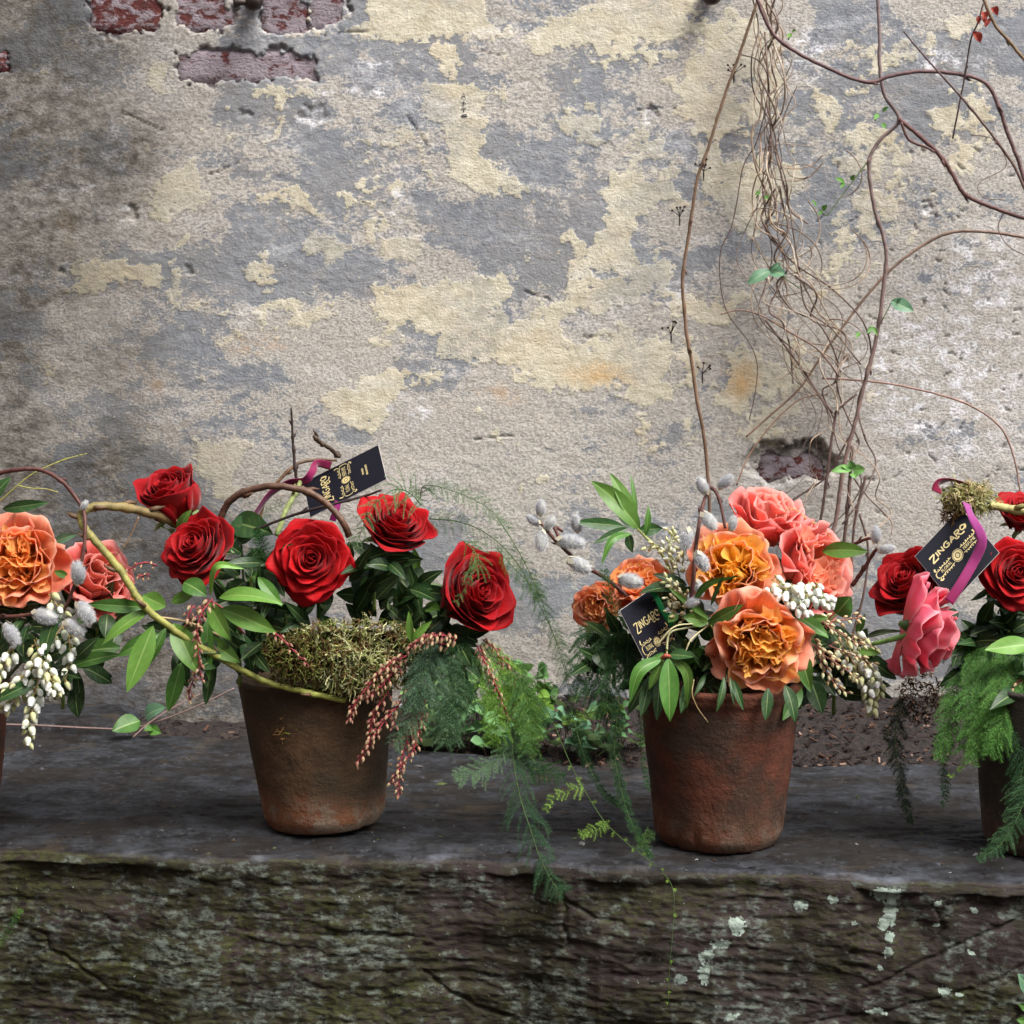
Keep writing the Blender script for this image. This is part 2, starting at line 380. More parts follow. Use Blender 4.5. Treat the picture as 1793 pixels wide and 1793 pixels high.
base = mixc(nt, mathn(nt, 'MULTIPLY', ymask, ramp(nt, noise(nt, P, 420, 3, .6), .28, .4)), base, yel)
base = mixc(nt, mathn(nt, 'MULTIPLY', nwh, ramp(nt, mathn(nt, 'ADD', fine, mathn(nt, 'MULTIPLY', mid, .6)), .66, .9)), base, lin(232, 232, 236))
pit = ramp(nt, noise(nt, PS, 150, 3, .7), .60, .74)
base = mixc(nt, mathn(nt, 'MULTIPLY', pit, .38), base, lin(84, 76, 66))
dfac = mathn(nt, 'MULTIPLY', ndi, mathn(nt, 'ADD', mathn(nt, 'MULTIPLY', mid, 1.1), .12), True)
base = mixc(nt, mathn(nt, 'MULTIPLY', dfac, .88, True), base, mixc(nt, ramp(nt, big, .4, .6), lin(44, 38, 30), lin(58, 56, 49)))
base = mixc(nt, mathn(nt, 'MULTIPLY', nbr, .8), base, lin(150, 145, 146))
pr = N(nt, 'ShaderNodeBsdfPrincipled', Roughness=.92); pr.inputs['Specular IOR Level'].default_value = .2
L.new(base, pr.inputs['Base Color'])
hgt = mathn(nt, 'ADD', mathn(nt, 'MULTIPLY', fine, .8), mathn(nt, 'MULTIPLY', ymask, .2))
L.new(bump(nt, hgt, .8, .0022, bump(nt, mid, .16, .003)), pr.inputs['Normal']); L.new(pr.outputs[0], out.inputs['Surface'])
M_WALL = m
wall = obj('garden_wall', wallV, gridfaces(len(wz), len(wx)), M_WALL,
           attrs=dict(yel=yf, white=white, dirt_shade=dirt_shade, beige=beige, orange=orange, spall=brick_m*.9))
tag(wall, 'weathered grey garden wall with peeling yellow paint behind the flower pots', 'wall')

# exposed bricks sitting in the spalls
m, nt, out = new_mat('old_brick'); L = nt.links
P = geopos(nt, (1, 1, 1.6)); n1 = noise(nt, P, 60, 6, .65); n2 = noise(nt, P, 240, 5, .6); n3 = noise(nt, P, 26, 4, .6)
b = mixc(nt, ramp(nt, n2, .3, .7), lin(72, 30, 28), lin(106, 48, 43))
b = mixc(nt, ramp(nt, mathn(nt, 'ADD', n1, mathn(nt, 'MULTIPLY', attr(nt, 'haze'), .26)), .50, .62), b, lin(146, 136, 142))
b = mixc(nt, mathn(nt, 'MULTIPLY', ramp(nt, n3, .5, .7), .5), b, lin(70, 50, 46))
pr = N(nt, 'ShaderNodeBsdfPrincipled', Roughness=.9); L.new(b, pr.inputs['Base Color'])
L.new(bump(nt, mathn(nt, 'ADD', n1, n2), .8, .003), pr.inputs['Normal']); L.new(pr.outputs[0], out.inputs['Surface'])
M_BRICK = m
def rough_brick(x0, x1, z0, z1, yfront, depth, seed, haze):
    nx, nz = max(6, int((x1-x0)/.006)), max(5, int((z1-z0)/.006))
    u, v = np.meshgrid(np.linspace(0, 1, nx+1), np.linspace(0, 1, nz+1), indexing='xy')
    ed = np.minimum(np.minimum(u, 1-u)*(x1-x0), np.minimum(v, 1-v)*(z1-z0))
    xx = x0+u*(x1-x0); zz = z0+v*(z1-z0)
    j = fbm(xx/.02, zz/.02, seed, 3)
    yy = yfront + .004*fbm(xx/.03, zz/.02, seed+3, 4) + .006*sstep(.006, 0, ed)
    xx = xx + .006*j*(ed < .004); zz = zz+.006*fbm(xx/.02+9, zz/.02, seed+9, 3)*(ed < .004)
    V = np.stack([xx, yy, zz], -1).reshape(-1, 3); F = gridfaces(nz+1, nx+1)
    B = V.copy(); B[:, 1] = yfront+depth
    n = len(V); ring = list(range(nx+1)) + [i*(nx+1)+nx for i in range(1, nz+1)] + [nz*(nx+1)+i for i in range(nx-1, -1, -1)] + [i*(nx+1) for i in range(nz-1, 0, -1)]
    faces = [tuple(int(q) for q in f) for f in F] + [(ring[i], ring[i]+n, ring[(i+1) % len(ring)]+n, ring[(i+1) % len(ring)]) for i in range(len(ring))]
    return np.vstack([V, B]), faces, np.full(2*n, haze)
hz = [.10, .32, .36, .62, .55, .1, .35]
for i, (x0, y0, x1, y1) in enumerate(BRICKS):
    a, c = at(x0-5, y1+7, WY), at(x1+5, y0-7, WY)
    V, F, h = rough_brick(a.x, c.x, a.z, c.z, WY+.0014+(.010 if i == 6 else 0), .03, 200+i, hz[i])
    obj('brick', V, F, M_BRICK, wall, attrs=dict(haze=h))

# pencilled letters on the yellow paint
m, nt, out = new_mat('pencil'); pr = N(nt, 'ShaderNodeBsdfPrincipled', Roughness=.8); pr.inputs['Base Color'].default_value = (.03, .03, .03, 1)
nt.links.new(pr.outputs[0], out.inputs['Surface']); M_PENCIL = m
def stroke_geo(strokes, tofn, w, lift):
    g = Geo()
    for s in strokes:
        P_ = np.asarray(s, float); T = np.gradient(P_, axis=0); T /= np.linalg.norm(T, axis=1)[:, None]+1e-9
        Nn = np.stack([-T[:, 1], T[:, 0]], 1)*w/2
        V = [tofn(*(p+q), lift) for p, n_ in zip(P_, Nn) for q in (n_, -n_)]
        g.add(V, [(2*i, 2*i+1, 2*i+3, 2*i+2) for i in range(len(P_)-1)], (1, 1, 1))
    return g
scrawl = [[(808,172),(811,163),(815,172)],[(809,169),(814,169)],[(808,181),(813,179),(816,183)],[(812,177),(811,186)],[(807,191),(816,190)],[(812,190),(812,197)],[(808,202),(817,200),(818,204),(808,205),(808,202)],[(809,203),(817,203)]]
def wall_y(px, py):
    p = at(px, py, WY); i = int(np.argmin(np.abs(wx-p.x))); j = int(np.argmin(np.abs(wz-p.z)))
    k = slice(max(0, j-2), j+3), slice(max(0, i-2), i+3)
    return WY - relief[k].max()
yy = min(wall_y(*p) for s in scrawl for p in s)
stroke_geo(scrawl, lambda a, b_, l: at(a, b_, yy-l), 1.5, .0006).build('pencil_mark', M_PENCIL, wall)

# ------------------------------------------------------------------ stone bench
def front_y(x):
    return np.interp(x, [-1.6, -.47, -.32, -.16, -.05, .02, .08, .25, .46, 1.6], [2.03, 1.960, 1.926, 1.914, 1.915, 1.902, 1.876, 1.868, 1.842, 1.74])
def back_y(x):
    return np.interp(x, [-1.6, -.60, -.40, -.33, -.30, -.13, .10, .30, .46, 1.6], [2.50, 2.47, 2.455, 2.44, 2.465, 2.385, 2.298, 2.302, 2.305, 2.27])
bx_ = grid_axis(-1.6, -.56, .56, 1.6, .0020, .03)
nt_, nf_ = 210, 170
st = np.linspace(0, 1, nt_)**1.0
sf = np.concatenate([np.linspace(0, .20, 135), np.linspace(.20, .46, nf_-134)[1:]])
BX = np.broadcast_to(bx_[None], (nt_+nf_, len(bx_))).copy()
fy, by = front_y(BX), back_y(BX)
fy = fy + .010*fbm(BX/.10, BX*0, 5, 4) + .004*fbm(BX/.02, BX*0, 8, 3); by = by+.014*fbm(BX/.09, BX*0+4, 6, 4)
BY = np.zeros_like(BX); BZ = np.zeros_like(BX)
tt = st[:, None]
BY[:nt_] = by[:nt_]+(fy[:nt_]-by[:nt_])*tt
top = .006*fbm(BX[:nt_]/.35, BY[:nt_]/.12, 12, 4) + .0036*fbm(BX[:nt_]/.07, BY[:nt_]/.05, 14, 6, .6) + .0016*fbm(BX[:nt_]/.012, BY[:nt_]/.010, 16, 4)
lay = fbm(BX[:nt_]/.25, BY[:nt_]/.07, 18, 5, .6)*9                       # thin slate sheets broken off the top
top += .0028*(np.floor(lay)+sstep(.93, 1.0, lay-np.floor(lay)))*.6
dfront = np.abs(BY[:nt_]-fy[:nt_])
top = top*(.4+.6*sstep(0, .012, dfront)) - .005*sstep(.009, 0, dfront)**2*(1+1.2*fbm(BX[:nt_]/.05, BX[:nt_]*0, 21, 3)) - .012*sstep(.012, 0, np.abs(BY[:nt_]-by[:nt_]))
BZ[:nt_] = top
# front face: rough strata
fz = sf[:, None]
edge_z = BZ[nt_-1]
h = -fz
strata = h + .009*fbm(BX[nt_:]/.20, h/.09, 31, 4) + .10*BX[nt_:]*sstep(.10, .5, BX[nt_:])*sstep(.03, .10, fz)   # beds tip up at the right end
l1 = strata/.017; l1 = l1+.8*fbm(BX[nt_:]/.13, h/.05, 33, 4, .55)
ledge = (_hash(np.floor(l1), np.floor(BX[nt_:]/.11+2.2*fbm(BX[nt_:]/.2, h/.03, 35, 3)), np.floor(l1)*0, 3)-.5)
fr = l1-np.floor(l1); ledge *= sstep(0, .12, fr)*sstep(1.0, .88, fr)
l2 = strata/.0048+1.5*fbm(BX[nt_:]/.06, h/.02, 37, 4); ledge2 = (_hash(np.floor(l2), np.floor(BX[nt_:]/.045+1.8*fbm(BX[nt_:]/.08, h/.01, 39, 3)), np.floor(l2)*0, 5)-.5)
rough_ = fbm(BX[nt_:]/.05, strata/.012, 43, 6, .62)
out_ = .016*fbm(BX[nt_:]/.16, h/.10, 45, 4) + .0024*ledge + .0013*ledge2 + .0030*rough_ + .0022*fbm(BX[nt_:]/.007, strata/.003, 47, 4)
# cracks and broken corners
def cseg(pts, w, depth):
    g = np.full(out_.shape, 1e9)
    pw = [ (ground(p[0], p[1]) if False else at(p[0], p[1], 1.885)) for p in pts]
    qx = BX[nt_:]+.006*fbm(BX[nt_:]/.02, h/.02, 55, 4); qz = h+edge_z[None]*0+.006*fbm(BX[nt_:]/.02+7, h/.02, 56, 4)
    for a, b_ in zip(pw[:-1], pw[1:]):
        ex, ez = b_.x-a.x, b_.z-a.z; t = np.clip(((qx-a.x)*ex+(qz-a.z)*ez)/(ex*ex+ez*ez+1e-12), 0, 1)
        g = np.minimum(g, np.hypot(qx-a.x-t*ex, qz-a.z-t*ez))
    return depth*sstep(w, w*.25, g)
crk = np.zeros(out_.shape)
for pts, w, d_ in [([(975,1545),(990,1590),(985,1620),(1000,1650),(960,1680)],.0032,.010), ([(990,1575),(1040,1600),(1090,1600)],.003,.008),
                   ([(0,1650),(20,1655),(55,1662),(60,1690),(95,1700),(150,1735),(165,1750)],.0026,.008), ([(1793,1560),(1690,1610),(1600,1650),(1500,1700)],.0024,.007),
                   ([(1793,1640),(1700,1690),(1560,1730),(1400,1770)],.0022,.006), ([(1625,1560),(1640,1590),(1610,1620)],.002,.006),
                   ([(740,1710),(830,1770),(900,1780)],.003,.008), ([(1793,1720),(1740,1760),(1690,1790)],.005,.014)]:
    crk = np.maximum(crk, cseg(pts, w, d_))
out_ -= .32*crk
env = sstep(0, .012, fz)
lipm = sstep(-.12, .10, fbm(BX[nt_:]/.12, BX[nt_:]*0+3, 101, 4))
BY[nt_:] = fy[nt_:] - .002*np.sqrt(np.clip(fz/.01, 0, 1)) - out_*env - .015*fz/.46 + .008*lipm*sstep(.0065, .0085, fz+.004*fbm(BX[nt_:]/.03, h/.02, 103, 3))*sstep(.06, .02, fz) 
BZ[nt_:] = edge_z[None] + h*1.0 - .0005
stoneV = np.stack([BX, BY, BZ], -1).reshape(-1, 3)
SPX, SPY = topx(BX, BY, BZ)
sq1, sq2 = fbm(SPX/26, SPY/26, 63, 5, .62)*40, fbm(SPX/26+20, SPY/26+9, 65, 5, .62)*40
LICH = [(1553,1565,26,12),(1560,1595,14,32),(1548,1615,14,14),(1558,1640,10,10),(1555,1668,8,10),(1236,1672,14,12),(1233,1705,12,22),(1262,1652,18,10),(1292,1622,16,16),(1402,1588,12,9),(1460,1578,10,8),(1398,1583,7,7),(1495,1614,7,5),(1636,1618,7,6),(1656,1737,12,10),(1680,1741,6,4),(1697,1667,8,5),(1532,1772,22,6),(1282,1780,12,6),(1640,1580,9,6),(1705,1595,5,4),(1190,1712,12,10),(1545,1695,6,5)]
lich = np.zeros(BX.shape)
for cx, cy, rx, ry in LICH: lich = np.maximum(lich, 1.3-np.sqrt(((SPX+sq1*.4-cx)/rx)**2+((SPY+sq2*.4-cy)/ry)**2))
spots = fbm(SPX/20, SPY/15, 67, 4, .6); zone2 = fbm(SPX/160, SPY/110, 69, 4)
left_l = sstep(1250, 900, SPX)
mot2 = sstep(.03, .17, spots+.55*zone2+.05*left_l)*np.where(np.arange(nt_+nf_)[:, None] < nt_, .18, 1.0)
green = np.clip(.35+1.4*fbm(SPX/190, SPY/80, 73, 5)+.25*sstep(1200, 300, SPX), 0, 1)
istop = np.where(np.arange(nt_+nf_)[:, None] < nt_-2, 1.0, 0.0)*np.ones_like(BX)
wearline = np.exp(-((np.arange(nt_+nf_)[:, None]-(nt_-3))/3.0)**2)*sstep(-.15, .15, fbm(BX/.08, BX*0, 91, 4))*np.ones_like(BX)

m, nt, out = new_mat('slate'); L = nt.links
P = geopos(nt); PH = geopos(nt, (1, 1, 2.1)); PT = geopos(nt, (1, 1.25, 1))
a_t, a_l, a_m, a_g, a_w = attr(nt, 'istop'), attr(nt, 'lichen'), attr(nt, 'mottle'), attr(nt, 'green'), attr(nt, 'wear')
f1 = noise(nt, PH, 120, 6, .68); f2 = noise(nt, PH, 34, 6, .62); f3 = noise(nt, P, 300, 5, .6); f4 = noise(nt, P, 11, 4, .55)
face = mixc(nt, ramp(nt, f2, .35, .65), lin(27, 23, 18), lin(52, 47, 38))
face = mixc(nt, ramp(nt, f4, .48, .64), face, lin(52, 42, 43))
face = mixc(nt, mathn(nt, 'MULTIPLY', a_g, ramp(nt, f1, .4, .62)), face, lin(62, 66, 32))
face = mixc(nt, mathn(nt, 'MULTIPLY', a_m, ramp(nt, mathn(nt, 'ADD', f1, mathn(nt, 'MULTIPLY', f3, .35)), .55, .82)), face, lin(98, 106, 98))
face = mixc(nt, ramp(nt, f1, .30, .22), face, lin(34, 28, 24))
t1 = noise(nt, PT, 26, 6, .65); t2 = noise(nt, PT, 8, 5, .6)
topc = mixc(nt, ramp(nt, mathn(nt, 'ADD', mathn(nt, 'MULTIPLY', t1, .6), mathn(nt, 'MULTIPLY', noise(nt, PT, 150, 5, .7), .4)), .40, .62), lin(24, 23, 24), lin(54, 57, 62))
topc = mixc(nt, mathn(nt, 'MULTIPLY', ramp(nt, t2, .46, .62), .75), topc, lin(32, 27, 23))
topc = mixc(nt, mathn(nt, 'MULTIPLY', ramp(nt, noise(nt, PT, 70, 5, .7), .58, .72), .55), topc, lin(88, 93, 100))
topc = mixc(nt, mathn(nt, 'MULTIPLY', ramp(nt, noise(nt, P, 15, 5, .6), .56, .68), .5), topc, lin(62, 52, 37))
topc = mixc(nt, mathn(nt, 'MULTIPLY', ramp(nt, noise(nt, P, 95, 6, .75), .58, .68), .22), topc, lin(104, 108, 112))
topc = mixc(nt, mathn(nt, 'MULTIPLY', ramp(nt, noise(nt, PT, 18, 6, .65), .47, .36), .75), topc, lin(18, 16, 16))
topc = mixc(nt, mathn(nt, 'MULTIPLY', ramp(nt, noise(nt, P, 420, 3, .6), .66, .74), .5), topc, lin(26, 24, 24))
base = mixc(nt, a_t, face, topc)
base = mixc(nt, mathn(nt, 'MULTIPLY', a_w, mathn(nt, 'MULTIPLY', ramp(nt, t1, .4, .65), .45)), base, lin(116, 120, 130))
lm = ramp(nt, mathn(nt, 'ADD', a_l, mathn(nt, 'MULTIPLY', mathn(nt, 'SUBTRACT', f3, .5), 1.8)), .30, .48)
base = mixc(nt, lm, base, mixc(nt, ramp(nt, f3, .35, .65), lin(122, 138, 126), lin(156, 170, 158)))
pr = N(nt, 'ShaderNodeBsdfPrincipled'); L.new(base, pr.inputs['Base Color']); pr.inputs['Specular IOR Level'].default_value = .22
L.new(mathn(nt, 'ADD', .58, mathn(nt, 'MULTIPLY', f2, .35)), pr.inputs['Roughness'])
hh = mathn(nt, 'ADD', f1, mathn(nt, 'MULTIPLY', lm, .5)); ht = mathn(nt, 'MULTIPLY', t1, 1.0)
hb = N(nt, 'ShaderNodeMix'); L.new(a_t, hb.inputs['Factor']); L.new(hh, hb.inputs['A']); L.new(ht, hb.inputs['B'])
L.new(bump(nt, f3, .25, .001, bump(nt, hb.outputs['Result'], .55, .0035)), pr.inputs['Normal']); L.new(pr.outputs[0], out.inputs['Surface'])
M_SLATE = m
bench = obj('stone_bench', stoneV, gridfaces(nt_+nf_, len(bx_)), M_SLATE, attrs=dict(istop=istop, lichen=lich, mottle=mot2, green=green, wear=wearline))
tag(bench, 'dark slate stone bench with lichen spotted front carrying all the flower pots', 'bench')
def bench_z(x, y):
    i = int(np.argmin(np.abs(bx_-x))); j = int(np.argmin(np.abs(BY[:nt_, i]-y))); return float(BZ[j, i])

# low slate slab set behind the bench on the left
def slab(x0, x1, y0, y1, z0, z1, seed, name):
    nx, ny = 60, 24
    u, v = np.meshgrid(np.linspace(0, 1, nx), np.linspace(0, 1, ny), indexing='xy')
    xx, yy_ = x0+(x1-x0)*u, y0+(y1-y0)*v+.012*fbm(u*6, v, seed, 4)
    zz = z1+.006*fbm(xx/.05, yy_/.03, seed+1, 5)-.015*sstep(.06, 0, v)-.012*sstep(.03, 0, np.minimum(u, 1-u))
    V = np.stack([xx, yy_, zz], -1).reshape(-1, 3); n = len(V); B = V.copy(); B[:, 2] = z0
    ring = list(range(nx))+[i*nx+nx-1 for i in range(1, ny)]+[(ny-1)*nx+i for i in range(nx-2, -1, -1)]+[i*nx for i in range(ny-2, 0, -1)]
    F = [tuple(int(q) for q in f) for f in gridfaces(ny, nx)]+[(ring[i]+n, ring[(i+1) % len(ring)]+n, ring[(i+1) % len(ring)], ring[i]) for i in range(len(ring))]
    return obj(name, np.vstack([V, B]), F, M_SLATE, attrs=dict(istop=np.ones(2*n), lichen=np.zeros(2*n), mottle=np.zeros(2*n), green=np.zeros(2*n), wear=np.zeros(2*n)))
a = at(-60, 1245, 2.52); b = at(235, 1268, 2.52)
tag(slab(a.x-.4, b.x, 2.468, 2.565, -.2, .012, 301, 'slate_slab'), 'narrow slate slab lying between bench and wall at the left', 'stone slab')

# ------------------------------------------------------------------ ground: soil bed behind the bench, earth in front
gx = grid_axis(-1.6, -.60, .60, 1.6, .006, .05); gy = np.concatenate([np.array([-40, -10, -2, 0, 1, 1.6, 1.8]), np.arange(2.2, 2.62, .006), np.array([2.7, 4, 12, 60])])
gxx = np.concatenate([[-60, -12, -4], gx, [4, 12, 60]])
GX, GY = np.meshgrid(gxx, gy, indexing='xy')
bed = (GY > 2.15) & (GY < 2.65)
GZ = np.where(bed, -.012+.030*sstep(2.30, 2.56, GY)*sstep(-.35, .05, GX)+.014*fbm(GX/.05, GY/.05, 95, 5)+.010*fbm(GX/.012, GY/.012, 97, 4), -.43)
m, nt, out = new_mat('soil'); L = nt.links
P = geopos(nt); s1 = noise(nt, P, 160, 5, .65); s2 = noise(nt, P, 40, 4, .6)
b_ = mixc(nt, ramp(nt, s1, .35, .7), lin(18, 13, 12), lin(48, 38, 35)); b_ = mixc(nt, ramp(nt, s2, .55, .7), b_, lin(58, 46, 38))
pr = N(nt, 'ShaderNodeBsdfPrincipled', Roughness=.95); L.new(b_, pr.inputs['Base Color']); L.new(bump(nt, s1, .9, .005), pr.inputs['Normal']); L.new(pr.outputs[0], out.inputs['Surface'])
soil = obj('soil_ground', np.stack([GX, GY, GZ], -1).reshape(-1, 3), gridfaces(len(gy), len(gxx)), m); soil['kind'] = 'structure'; M_SOIL = m
def soil_z(x, y):
    i = int(np.argmin(np.abs(gxx-x))); j = int(np.argmin(np.abs(gy-y))); return float(GZ[j, i])

# added unseen walls behind camera and at left, to shade pots and wall
m, nt, out = new_mat('shade_wall_brick'); L = nt.links; P = geopos(nt)
br = N(nt, 'ShaderNodeTexBrick', Scale=4.0); br.inputs['Color1'].default_value = (.16, .07, .05, 1); br.inputs['Color2'].default_value = (.22, .10, .07, 1); br.inputs['Mortar'].default_value = (.25, .23, .2, 1)
t_ = nt.nodes.new('ShaderNodeTexCoord'); L.new(t_.outputs['Generated'], br.inputs['Vector'])
pr = N(nt, 'ShaderNodeBsdfPrincipled', Roughness=.9); L.new(br.outputs['Color'], pr.inputs['Base Color']); L.new(pr.outputs[0], out.inputs['Surface']); M_SHADE_WALL = m
def shade_wall(x0, x1, y0, y1, h):
    V = [(x, y, z) for z in (-.43, h) for x, y in ((x0, y0), (x1, y0), (x1, y1), (x0, y1))]
    o = obj('added_shade_wall', V, [(3, 2, 1, 0), (4, 5, 6, 7), (0, 1, 5, 4), (1, 2, 6, 5), (2, 3, 7, 6), (3, 0, 4, 7)], M_SHADE_WALL, smooth=False); o['kind'] = 'structure'
shade_wall(-3.2, 4.5, -2.0, -1.8, 3.0); shade_wall(-1.45, -1.25, -1.79, 2.5, 3.4)

# mulch: splinters of bark and dead leaf, too many to count
g = Geo(); rs = np.random.RandomState(5)
for k in range(1500):
    x = rs.uniform(-.62, .62) if k % 3 else rs.uniform(.02, .5); y = rs.uniform(2.29, 2.57)
    if y < back_y(x)+.006: continue
    l, w, t = rs.uniform(.003, .011)*(1.4 if rs.rand() < .15 else 1), rs.uniform(.0015, .005), rs.uniform(.0006, .002)
    a_, e = rs.uniform(0, 6.28), rs.uniform(-.5, .6)
    d = np.array([math.cos(a_)*math.cos(e), math.sin(a_)*math.cos(e), math.sin(e)]); s_ = np.cross(d, [0, 0, 1]); s_ /= np.linalg.norm(s_); n_ = np.cross(s_, d)
    c = np.array([x, y, soil_z(x, y)+.004])
    V = [c+d*l/2*i+s_*w/2*j*(.6+.4*rs.rand())+n_*t/2*q for q in (-1, 1) for i, j in ((-1, -1), (1, -.5), (1, .6), (-1, 1))]
    kk = rs.rand()
    col = np.array(lin(44, 33, 30)) if kk < .72 else (np.array(lin(92, 66, 54)) if kk < .94 else np.array(lin(150, 124, 108)))
    g.add(V, [(0, 1, 2, 3), (7, 6, 5, 4), (0, 4, 5, 1), (1, 5, 6, 2), (2, 6, 7, 3), (3, 7, 4, 0)], col*rs.uniform(.6, 1.15))
o = g.build('bark_mulch', M_DRY, smooth=False); tag(o, 'dark bark mulch and splinters scattered over the soil bed', 'mulch', kind='stuff')

# ------------------------------------------------------------------ iron stubs at the top of the wall
m, nt, out = new_mat('old_iron'); P = geopos(nt); pr = N(nt, 'ShaderNodeBsdfPrincipled', Roughness=.55, Metallic=.7)
nt.links.new(mixc(nt, noise(nt, P, 200, 4), lin(36, 32, 30), lin(90, 80, 74)), pr.inputs['Base Color']); nt.links.new(pr.outputs[0], out.inputs['Surface']); M_IRON = m
def iron(px, py, label, knob):
    c = at(px, py, WY-.03); t = thing('iron_stub', label, 'iron stub', c)
    V, F = tube_geo([c+Vector((0, .05, .012)), c+Vector((0, .01, .008)), c, c+Vector((0, -.006, -.003))], [.009, .009, .0115, .006], 14)
    obj('stub', V, F, M_IRON, t, origin=c)
    if knob:
        V, F = tube_geo([c+Vector((-.001, 0, 0)), c+Vector((-.014, -.002, 0)), c+Vector((-.020, -.002, 0)), c+Vector((-.0225, -.002, 0))], [.004, .004, .0072, .0065], 12)
        obj('knob', V, F, M_IRON, t, origin=c)
    V, F = tube_geo([c+Vector((0, .052, .012)), c+Vector((0, .036, .012))], [.016, .013], 14); obj('collar', V, F, M_IRON, t, origin=c)
iron(443, 4, 'rusty iron stub with a side knob at the top left of the wall', True)
iron(1247, -6, 'plain iron stub at the top edge of the wall near the vines', False)
# ------------------------------------------------------------------ terracotta pots
def pot_mat(name, c1, c2, c3, stain, seed):
    m, nt, out = new_mat(name); L = nt.links
    P = geopos(nt); a = noise(nt, P, 14+seed, 5, .6); b = noise(nt, P, 55, 6, .65); c = noise(nt, P, 240, 5, .65)
    hgt = attr(nt, 'hgt')
    k = mixc(nt, ramp(nt, b, .3, .7), c1, c2)
    k = mixc(nt, mathn(nt, 'MULTIPLY', ramp(nt, a, .42, .62), .8), k, c3)
    low = mathn(nt, 'ADD', hgt, mathn(nt, 'MULTIPLY', mathn(nt, 'SUBTRACT', a, .5), .5))
    k = mixc(nt, mathn(nt, 'MULTIPLY', ramp(nt, low, .34, .12), stain), k, mixc(nt, ramp(nt, b, .42, .6), lin(130, 84, 58), lin(142, 124, 106)))
    k = mixc(nt, mathn(nt, 'MULTIPLY', ramp(nt, c, .60, .72), .6), k, lin(60, 52, 44))
    k = mixc(nt, mathn(nt, 'MULTIPLY', ramp(nt, b, .62, .74), .5), k, lin(92, 92, 66))
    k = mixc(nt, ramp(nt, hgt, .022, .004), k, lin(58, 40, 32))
    pr = N(nt, 'ShaderNodeBsdfPrincipled', Roughness=.82); L.new(k, pr.inputs['Base Color']); pr.inputs['Specular IOR Level'].default_value = .3
    L.new(bump(nt, c, .7, .0022, bump(nt, b, .55, .004)), pr.inputs['Normal']); L.new(pr.outputs[0], out.inputs['Surface'])
    return m
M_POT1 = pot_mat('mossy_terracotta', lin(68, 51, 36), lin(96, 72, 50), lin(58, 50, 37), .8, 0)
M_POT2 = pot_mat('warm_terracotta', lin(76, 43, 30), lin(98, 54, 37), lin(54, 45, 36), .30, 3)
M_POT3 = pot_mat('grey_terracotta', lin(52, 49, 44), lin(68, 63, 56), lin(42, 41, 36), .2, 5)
def pot(px, py, rb, rt, H, mat, label, rim, lean=0.0, seed=0):
    f = ground(px, py); c = Vector((f.x, f.y+rb, 0)); c.z = max(bench_z(c.x, c.y-rb*.9), bench_z(c.x, c.y), bench_z(c.x, c.y+rb*.6))-.001
    t = thing('flower_pot', label, 'flower pot', c, 'terracotta pots on the stone bench')
    t.rotation_euler = (0, lean, 0)
    prof = [(0, .004), (rb*.85, .003), (rb-.002, .001), (rb+.0005, .003), (rb+.0035, .009)]
    for s in np.linspace(0, 1, 46): 
        prof.append((rb+.0035+(rt-rb-.0035)*(.012/H+s*(1-.012/H))**.94, .012+s*(H-.018)))
    if rim: prof[-4:] = [(r+.0022, z) if i else (r+.0003, z) for i, (r, z) in enumerate(prof[-4:])]
    prof += [(rt+.0015+(.002 if rim else 0), H-.003), (rt-.001, H), (rt-.006, H-.001), (rt-.009, H-.005)]
    for s in np.linspace(0, 1, 8): prof.append((rt-.009-(rt-rb)*.35*s, H-.005-s*.05))
    A = np.array(prof); ns = 96; an = np.linspace(0, 2*math.pi, ns, endpoint=False)
    R = A[:, 0:1]+0*an[None]; Zz = A[:, 1:2]+0*an[None]
    dd = .0016*fbm(np.cos(an)[None]*3+Zz*20+seed, np.sin(an)[None]*3+Zz*11, seed, 4)*sstep(.002, .012, Zz)
    chip = .0030*sstep(.17, .30, fbm(np.cos(an)[None]*4+5+seed, np.sin(an)[None]*4+Zz*30, seed+4, 4))*sstep(.045, .01, Zz)*(A[:, 0:1] > rb*.9)
    R = R+dd-chip
    V = np.stack([R*np.cos(an), R*np.sin(an), Zz], -1).reshape(-1, 3)
    obj('pot_body', V, gridfaces(len(A), ns, True), mat, t, attrs=dict(hgt=(Zz/H).ravel()))
    ring = np.linspace(0, 1, 14)[:, None]
    rr = (rt-.016)*ring+0*an[None]; zz = H-.030+.012*(1-ring**2)+.006*fbm(rr*np.cos(an)/.01, rr*np.sin(an)/.01, seed+8, 4)
    obj('soil_fill', np.stack([rr*np.cos(an), rr*np.sin(an), zz], -1).reshape(-1, 3), gridfaces(14, ns, True), M_SOIL, t)
    return c, H
POT_B = pot(561, 1471, .0545, .0760, .150, M_POT1, 'mossy brown terracotta pot under the red roses and moss', False, -.055, 1)
POT_C = pot(1268, 1499, .0560, .0770, .158, M_POT2, 'warm orange terracotta pot under the large peach roses', True, .0, 2)
POT_A = pot(-140, 1452, .0570, .0775, .150, M_POT2, 'dark terracotta pot cut off by the left edge of the photo', False, 0, 3)
POT_D = pot(1868, 1508, .0590, .0770, .160, M_POT3, 'grey stained pot at the right edge half hidden by fern', False, 0, 4)
